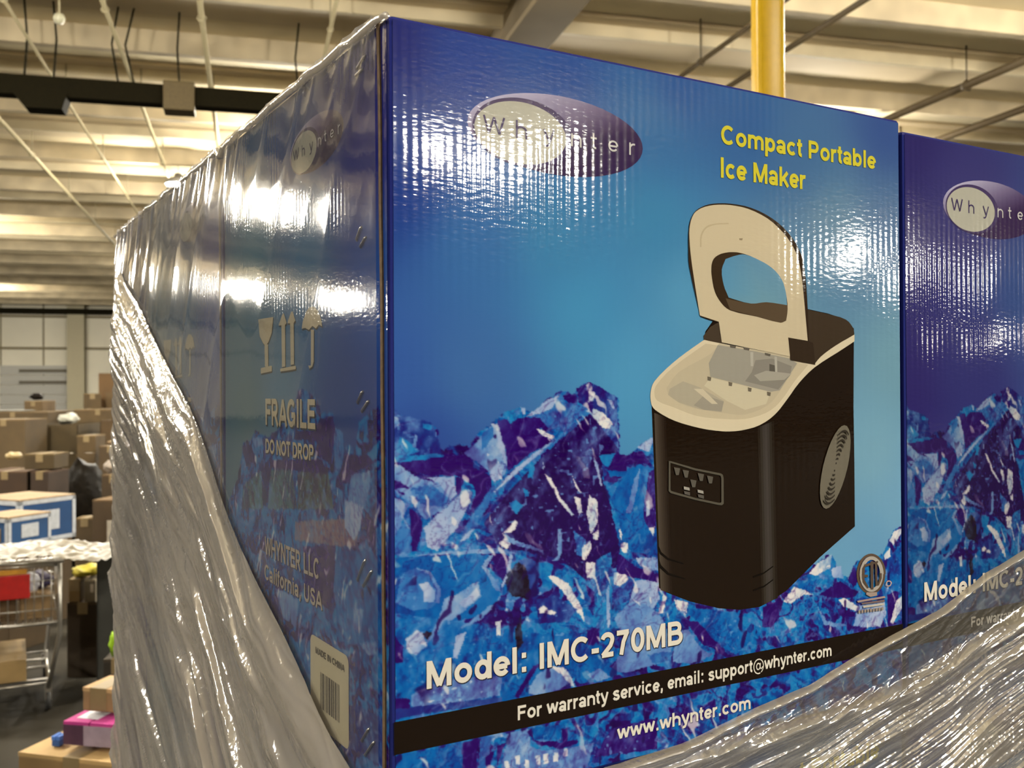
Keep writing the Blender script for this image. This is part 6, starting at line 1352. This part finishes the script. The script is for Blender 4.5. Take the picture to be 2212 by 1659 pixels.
# upper side: single tight film over the two visible side panels
ny_, nz_ = 340, 220
Yu = np.linspace(0.013, 0.897, ny_)[None, :]; Zu = np.linspace(0.003, -0.455, nz_)[:, None]
YY = np.broadcast_to(Yu, (nz_, ny_)); ZZ = np.broadcast_to(Zu, (nz_, ny_))
w1 = ridged(YY * 16 + ZZ * 9, ZZ * 4 - YY * 3, 341); w2 = ridged(YY * 40 + ZZ * 30, ZZ * 8, 342)
near_top = np.exp(ZZ / 0.03); rowb = 1 / (1 + np.exp(-(YY - D) / 0.004)); endb = 1 / (1 + np.exp(-(YY - 0.66) / 0.02))
off = 0.0022 + 0.0003 * w1 ** 3 + 0.0024 * near_top * w2 ** 2 + 0.0010 * endb * w2 ** 2 + 0.0005 * rowb * w1 ** 2
haze = 0.05 + 0.05 * w1 ** 4 + 0.16 * rowb + 0.30 * near_top * w2 + 0.22 * endb * w2 + 0.10 * rowb * w2 ** 3
Pu = np.stack([-off, YY, ZTOP + ZZ], -1)
add('upper_film', grid_mesh('upper_film', Pu, haze, M_TIGHT), wrap)
# rolled upper hem of the film along the row's top edge
mb = MB(); path = []; rad = []
for k in range(140):
    yk = -0.002 + 0.899 * k / 139; n1 = float(vnoise(np.array(k * 0.21), np.array(1.5), 351)); n2 = float(vnoise(np.array(k * 0.5), np.array(2.5), 352))
    path.append((-0.002 - 0.002 * n1, yk, ZTOP - 0.0025 + 0.003 * n2 - (0.006 if abs(yk - D) < 0.006 else 0))); rad.append(0.0018 + 0.0018 * n1)
mb.tube(path, rad, 8)
hm = mb.mesh('film_hem', M_FILM); a_ = hm.attributes.new('haze', 'FLOAT', 'POINT'); a_.data.foreach_set('value', [0.55] * len(hm.vertices)); add('film_hem', hm, wrap)

# ================================================================== cartons, bags and a cart in the distance
HEAD = math.radians(-14.93)
def lump_mesh(w, d, h, seed):
    bm = bmesh.new(); bmesh.ops.create_icosphere(bm, subdivisions=3, radius=0.5); r = random.Random(seed); ph = [r.uniform(0, 6) for _ in range(9)]
    for v in bm.verts:
        p = v.co.normalized(); k = 1 + (0.16 if h < 0.5 else 0.06) * math.sin(5 * p.x + ph[0]) * math.sin(4 * p.y + ph[1]) + (0.12 if h < 0.5 else 0.05) * math.sin(9 * p.z + 6 * p.x + ph[2]) + 0.07 * math.sin(17 * p.x + 13 * p.y + ph[3])
        v.co = Vector((p.x * 0.52 * w * k, p.y * 0.52 * d * k, max(0.0, h / 2 + p.z * 0.52 * h * k)))
    bm.verts.index_update(); mb = MB(); mb.poly([tuple(v.co) for v in bm.verts], [[v.index for v in f.verts] for f in bm.faces], True); bm.free(); return mb
def clutter(name, label, cat, style, xy, bot, top, w, d, col, rot, group, i):
    h = top - bot; ca = plain('board_%d_%d_%d' % tuple(col), alb(col, 0.44), 0.8, noise=0.15, scale=6)
    # the traced place is the thing's near face: step back half its depth
    px = xy[0] + math.sin(-HEAD) * d / 2; py = xy[1] + math.cos(-HEAD) * d / 2
    rz = HEAD + math.radians(rot)
    if style == 'lump':
        o = lump_mesh(w, d, h, i).build(name, plain('bag_%d_%d_%d' % tuple(col), alb(col, 0.8), 0.45, noise=0.2, scale=14, bump=0.01, spec=0.25 if max(col) > 60 else 0.06), None, (px, py, bot), rz); return tag(o, label, cat, group)
    o = thing(name, label, cat, (px, py, bot), rz, group)
    x, y_ = w / 2, d / 2
    if style == 'roll':
        mb = MB(); mb.tube([(0, -y_, h / 2), (0, y_, h / 2)], h / 2, 16); mb.build('roll', ca, o)
        mb = MB(); mb.tube([(0, -y_ - 0.004, h / 2), (0, -y_ + 0.01, h / 2)], h / 5, 12); mb.build('core', plain('roll_core', alb((120, 92, 56)), 0.8), o); return o
    if style == 'sheet':
        mb = MB(); mb.box((-x, -0.012, 0), (x, 0.012, h)); mb.build('sheet', ca, o)
        mb = MB(); mb.box((-x * 0.2, -0.03, 0), (x * 0.9, -0.013, h * 0.45)); mb.build('flap', plain('sheet_flap', alb((100, 76, 42)), 0.8), o); return o
    t_ = 0.012
    tp = plain('tape_pale', alb((176, 146, 96), 0.6), 0.4, noise=0.05)
    tl = plain('board_top_%d_%d_%d' % tuple(col), alb(tuple(min(235, int(v * 1.12 + 8)) for v in col), 0.62), 0.8, noise=0.12, scale=8)  # board of the tops, coloured paler as if lit from above
    if style == 'open':
        for n_, lo, hi in (('wall_panel', (-x, -y_, 0), (x, -y_ + t_, h)), ('wall_panel', (-x, y_ - t_, 0), (x, y_, h)), ('wall_panel', (-x, -y_, 0), (-x + t_, y_, h)), ('wall_panel', (x - t_, -y_, 0), (x, y_, h)), ('base_panel', (-x, -y_, 0), (x, y_, t_))):
            mb = MB(); mb.box(lo, hi); mb.build(n_, ca, o)
        fl = min(0.22, d * 0.35)
        mb = MB(); mb.poly([(-x, -y_, h), (x, -y_, h), (x * 0.96, -y_ - fl * 0.75, h - fl * 0.5), (-x * 0.96, -y_ - fl * 0.75, h - fl * 0.5), (-x, -y_, h - .008), (x, -y_, h - .008), (x * 0.96, -y_ - fl * 0.75, h - fl * 0.5 - .008), (-x * 0.96, -y_ - fl * 0.75, h - fl * 0.5 - .008)],
                [(0, 1, 2, 3), (7, 6, 5, 4), (3, 2, 6, 7), (0, 3, 7, 4), (1, 5, 6, 2)]) if False else mb.box((-x, -y_ + t_, h - 0.02), (x, -y_ + fl, h - 0.012)); mb.build('flap', tl, o)
        return o
    mb = MB(); mb.box((-x, -y_, 0), (x, y_, h - t_), bevel=0.004); mb.build('carton_body', ca, o)
    for sx in (-1, 1):
        mb = MB(); mb.box((-x if sx < 0 else 0.003, -y_, h - t_), (-0.003 if sx < 0 else x, y_, h)); mb.build('flap', plain('carton_tan', alb((150, 122, 84)), 0.7) if style == 'blue' else tl, o)
    if style in ('carton', 'taped'):
        mb = MB(); mb.box((-0.03, -y_ - 0.002, h), (0.03, y_ + 0.002, h + 0.0015)); mb.box((-0.03, -y_ - 0.002, h - 0.07), (0.03, -y_, h)); mb.build('tape', tp, o)
    if style == 'labelled':
        mb = MB(); mb.box((x * 0.1, -y_ - 0.003, h * 0.45), (x * 0.7, -y_, h * 0.8)); mb.build('label_sheet', plain('label_paper', alb((186, 168, 138)), 0.6), o)
    if style == 'blue':
        pw = plain('carton_white', alb((190, 186, 176)), 0.6); ti = plain('carton_tan', alb((150, 122, 84)), 0.7)
        mb = MB(); e = 0.004; bw = min(0.03, h * 0.12)
        for lo, hi in (((-x, -y_ - e, h - bw - t_), (x, -y_, h - t_)), ((-x, -y_ - e, 0), (x, -y_, bw)), ((x - bw, -y_ - e, 0), (x, -y_, h - t_)), ((-x, -y_ - e, 0), (-x + bw, -y_, h - t_))): mb.box(lo, hi)
        mb.box((x, -y_, h - bw - t_), (x + e, y_, h - t_)); mb.box((x, -y_, 0), (x + e, y_, bw)); mb.box((x, -y_, 0), (x + e, -y_ + bw, h - t_)); mb.box((x, y_ - bw, 0), (x + e, y_, h - t_))
        mb.build('white_border', pw, o)
        mb = MB(); mb.box((x * 0.05, -y_ - e, bw * 1.5), (x * 0.62, -y_, h * 0.62)); mb.build('tan_window', ti, o)
        mb = MB(); mb.box((x, -y_ * 0.4, h * 0.25), (x + e, y_ * 0.4, h * 0.7)); mb.build('white_patch', pw, o)
    if style == 'pink':
        mb = MB(); mb.box((-x * 0.72, -y_ * 0.7, h), (x * 0.1, y_ * 0.65, h + 0.002)); mb.build('label_sheet', plain('label_white', alb((240, 232, 220)), 0.5), o)
        mb = MB(); mb.box((-x, -y_ - 0.002, 0), (-x * 0.2, -y_, h * 0.86)); mb.build('dark_front', plain('pink_box_front', alb((78, 46, 62)), 0.5), o)
        mb = MB(); mb.box((-x * 0.2, -y_ - 0.002, 0), (x, -y_, h * 0.86)); mb.build('grey_front', plain('pink_box_grey', alb((160, 136, 138)), 0.5), o)
    return o
for i, row in enumerate(CLUTTER): clutter(*row, i)

# shopping cart seen from behind
M_CHROME = plain('cart_wire', (0.50, 0.48, 0.44), 0.35, 0.9, noise=0.1)
M_TYRE = plain('cart_tyre', (0.03, 0.03, 0.03), 0.7)
o = thing('shopping_cart', 'wire shopping cart with red handle sign, loaded with boxes', 'cart', (-1.405, 5.59, 0), math.radians(12)); o.scale = (0.93, 0.93, 0.92)
bw, bd = 0.27, 0.42
mb = MB(); 
for z in (0.52, 0.86): mb.tube([(-bw, -bd, z), (bw, -bd, z), (bw, bd, z), (-bw, bd, z), (-bw, -bd, z)], 0.011, 8)
mb.build('basket_rim', M_CHROME, o)
mb = MB()
for k in range(13):
    xk = -bw + 2 * bw * k / 12
    for yy in (-bd, bd): mb.tube([(xk, yy, 0.52), (xk, yy, 0.86)], 0.0035, 5)
for k in range(19):
    yk = -bd + 2 * bd * k / 18
    for xk in (-bw, bw): mb.tube([(xk, yk, 0.52), (xk, yk, 0.86)], 0.0035, 5)
for z in (0.60, 0.68, 0.77): mb.tube([(-bw, -bd, z), (bw, -bd, z), (bw, bd, z), (-bw, bd, z), (-bw, -bd, z)], 0.004, 6)
for k in range(15): mb.tube([(-bw + 2 * bw * k / 14, -bd, 0.52), (-bw + 2 * bw * k / 14, bd, 0.52)], 0.0035, 5)
mb.build('wire_basket', M_CHROME, o)
for sx in (-1, 1):
    mb = MB(); mb.tube([(sx * bw, -bd, 0.90), (sx * bw, -bd, 0.52), (sx * bw * 1.0, -bd + 0.02, 0.44), (sx * (bw - 0.06), -bd + 0.02, 0.14)], 0.013, 10); mb.build('frame_leg', M_CHROME, o)
    mb = MB(); mb.tube([(sx * (bw - 0.06), -bd + 0.02, 0.14), (sx * (bw - 0.05), bd, 0.16), (sx * (bw - 0.02), bd, 0.52)], 0.012, 8); mb.build('frame_leg', M_CHROME, o)
for yy in (-bd + 0.03, -bd + 0.13, 0.0, 0.2, bd - 0.03):
    mb = MB(); mb.tube([(-bw + 0.06, yy, 0.16), (bw - 0.06, yy, 0.16)], 0.008, 6); mb.build('rack_rod', M_CHROME, o)
mb = MB(); mb.tube([(-bw - 0.02, -bd - 0.03, 0.885), (bw + 0.02, -bd - 0.03, 0.885)], 0.014, 10); mb.build('handle', M_CHROME, o)
sg = MB(); sg.box((-bw * 0.98, -bd - 0.03, 0.68), (bw * 0.42, -bd - 0.015, 0.82), bevel=0.004); sg.build('red_sign', plain('sign_red', alb((190, 24, 18)), 0.4), o)
og = MB(); og.box((-bw * 0.9, -bd - 0.028, 0.822), (bw * 0.36, -bd - 0.016, 0.85)); og.build('orange_strip', plain('handle_orange', alb((206, 140, 40)), 0.4), o)
for sx in (-1, 1):
    for yy in (-bd + 0.05, bd - 0.04):
        mb = MB(); mb.tube([(sx * (bw - 0.06) - 0.012, yy, 0.055), (sx * (bw - 0.06) + 0.012, yy, 0.055)], 0.055, 16); w_ = mb.build('wheel', M_TYRE, o)
        fk = MB(); fk.box((sx * (bw - 0.06) - 0.018, yy - 0.02, 0.06), (sx * (bw - 0.06) + 0.018, yy + 0.02, 0.15)); fk.build('fork', M_CHROME, w_)
def cart_item(name, label, cat, lo, hi, col, style='box'):
    cc = Vector(((lo[0] + hi[0]) / 2, (lo[1] + hi[1]) / 2, 0)); cc.rotate(Matrix.Rotation(o.rotation_euler[2], 3, 'Z'))
    loc = (o.location.x + cc.x * 0.93, o.location.y + cc.y * 0.93, lo[2] * 0.92 + 0.006); w_, d_, h_ = 0.9 * (hi[0] - lo[0]), 0.9 * (hi[1] - lo[1]), 0.9 * (hi[2] - lo[2])
    m = plain('cartload_%d_%d_%d' % col, alb(col), 0.6, noise=0.15, scale=10)
    if style == 'lump': b = lump_mesh(w_, d_, h_, len(label)).build(name, m, None, loc, o.rotation_euler[2]); return tag(b, label, cat)
    b = thing(name, label, cat, loc, o.rotation_euler[2])
    mb = MB(); mb.box((-w_ / 2, -d_ / 2, 0), (w_ / 2, d_ / 2, h_ - 0.006), bevel=0.004); mb.build('carton_body', m, b)
    for sx in (-1, 1):
        mb = MB(); mb.box((-w_ / 2 if sx < 0 else 0.002, -d_ / 2, h_ - 0.006), (-0.002 if sx < 0 else w_ / 2, d_ / 2, h_)); mb.build('flap', m, b)
    return b
cart_item('carton', 'dark brown carton at the bottom of the shopping cart', 'box', (-0.24, -0.36, 0.53), (0.05, 0.30, 0.68), (92, 66, 30))
cart_item('carton', 'tan carton beside the dark one inside the shopping cart', 'box', (0.06, -0.36, 0.53), (0.24, 0.30, 0.67), (140, 108, 64))
cart_item('white_package', 'small white package stuck inside the cart next to the red sign', 'package', (0.06, -0.38, 0.68), (0.17, -0.22, 0.80), (214, 206, 198), 'lump')
cart_item('purple_package', 'dark purple package in the cart below the white package', 'package', (0.10, -0.20, 0.67), (0.24, 0.0, 0.77), (76, 64, 92), 'lump')
cart_item('flat_carton', 'flat tan carton lying on the cart lower rack', 'box', (-0.20, -0.36, 0.17), (0.10, 0.2, 0.30), (170, 136, 82))
# plastic sheeting heaped over the load
def sheeting():
    nu, nv = 90, 40; u = np.linspace(-0.35, 0.62, nu)[None, :]; v = np.linspace(-0.25, 0.35, nv)[:, None]
    n = fbm(u * 9 + 5, v * 9 + 5, 401); n2 = ridged(u * 24, v * 16 + 3, 402)
    z = 0.85 + 0.07 * (n - 0.3) + 0.014 * n2 - 0.10 * np.clip(np.abs(v + 0.0) - 0.2, 0, 1)
    P = np.stack([np.broadcast_to(u, n.shape), np.broadcast_to(v, n.shape), z], -1)
    return grid_mesh('plastic_sheeting', P, 0.55 + 0.35 * n2, M_SHEET)
M_SHEET = film_material('plastic_sheeting', (0.20, 0.165, 0.10), 0.5, 0.0003, 0.2)
ps = add('plastic_sheeting', sheeting(), None, (-1.22, 5.30, 0.0), HEAD); tag(ps, 'yellowish clear plastic sheeting heaped over the cart and boxes', 'plastic sheet')
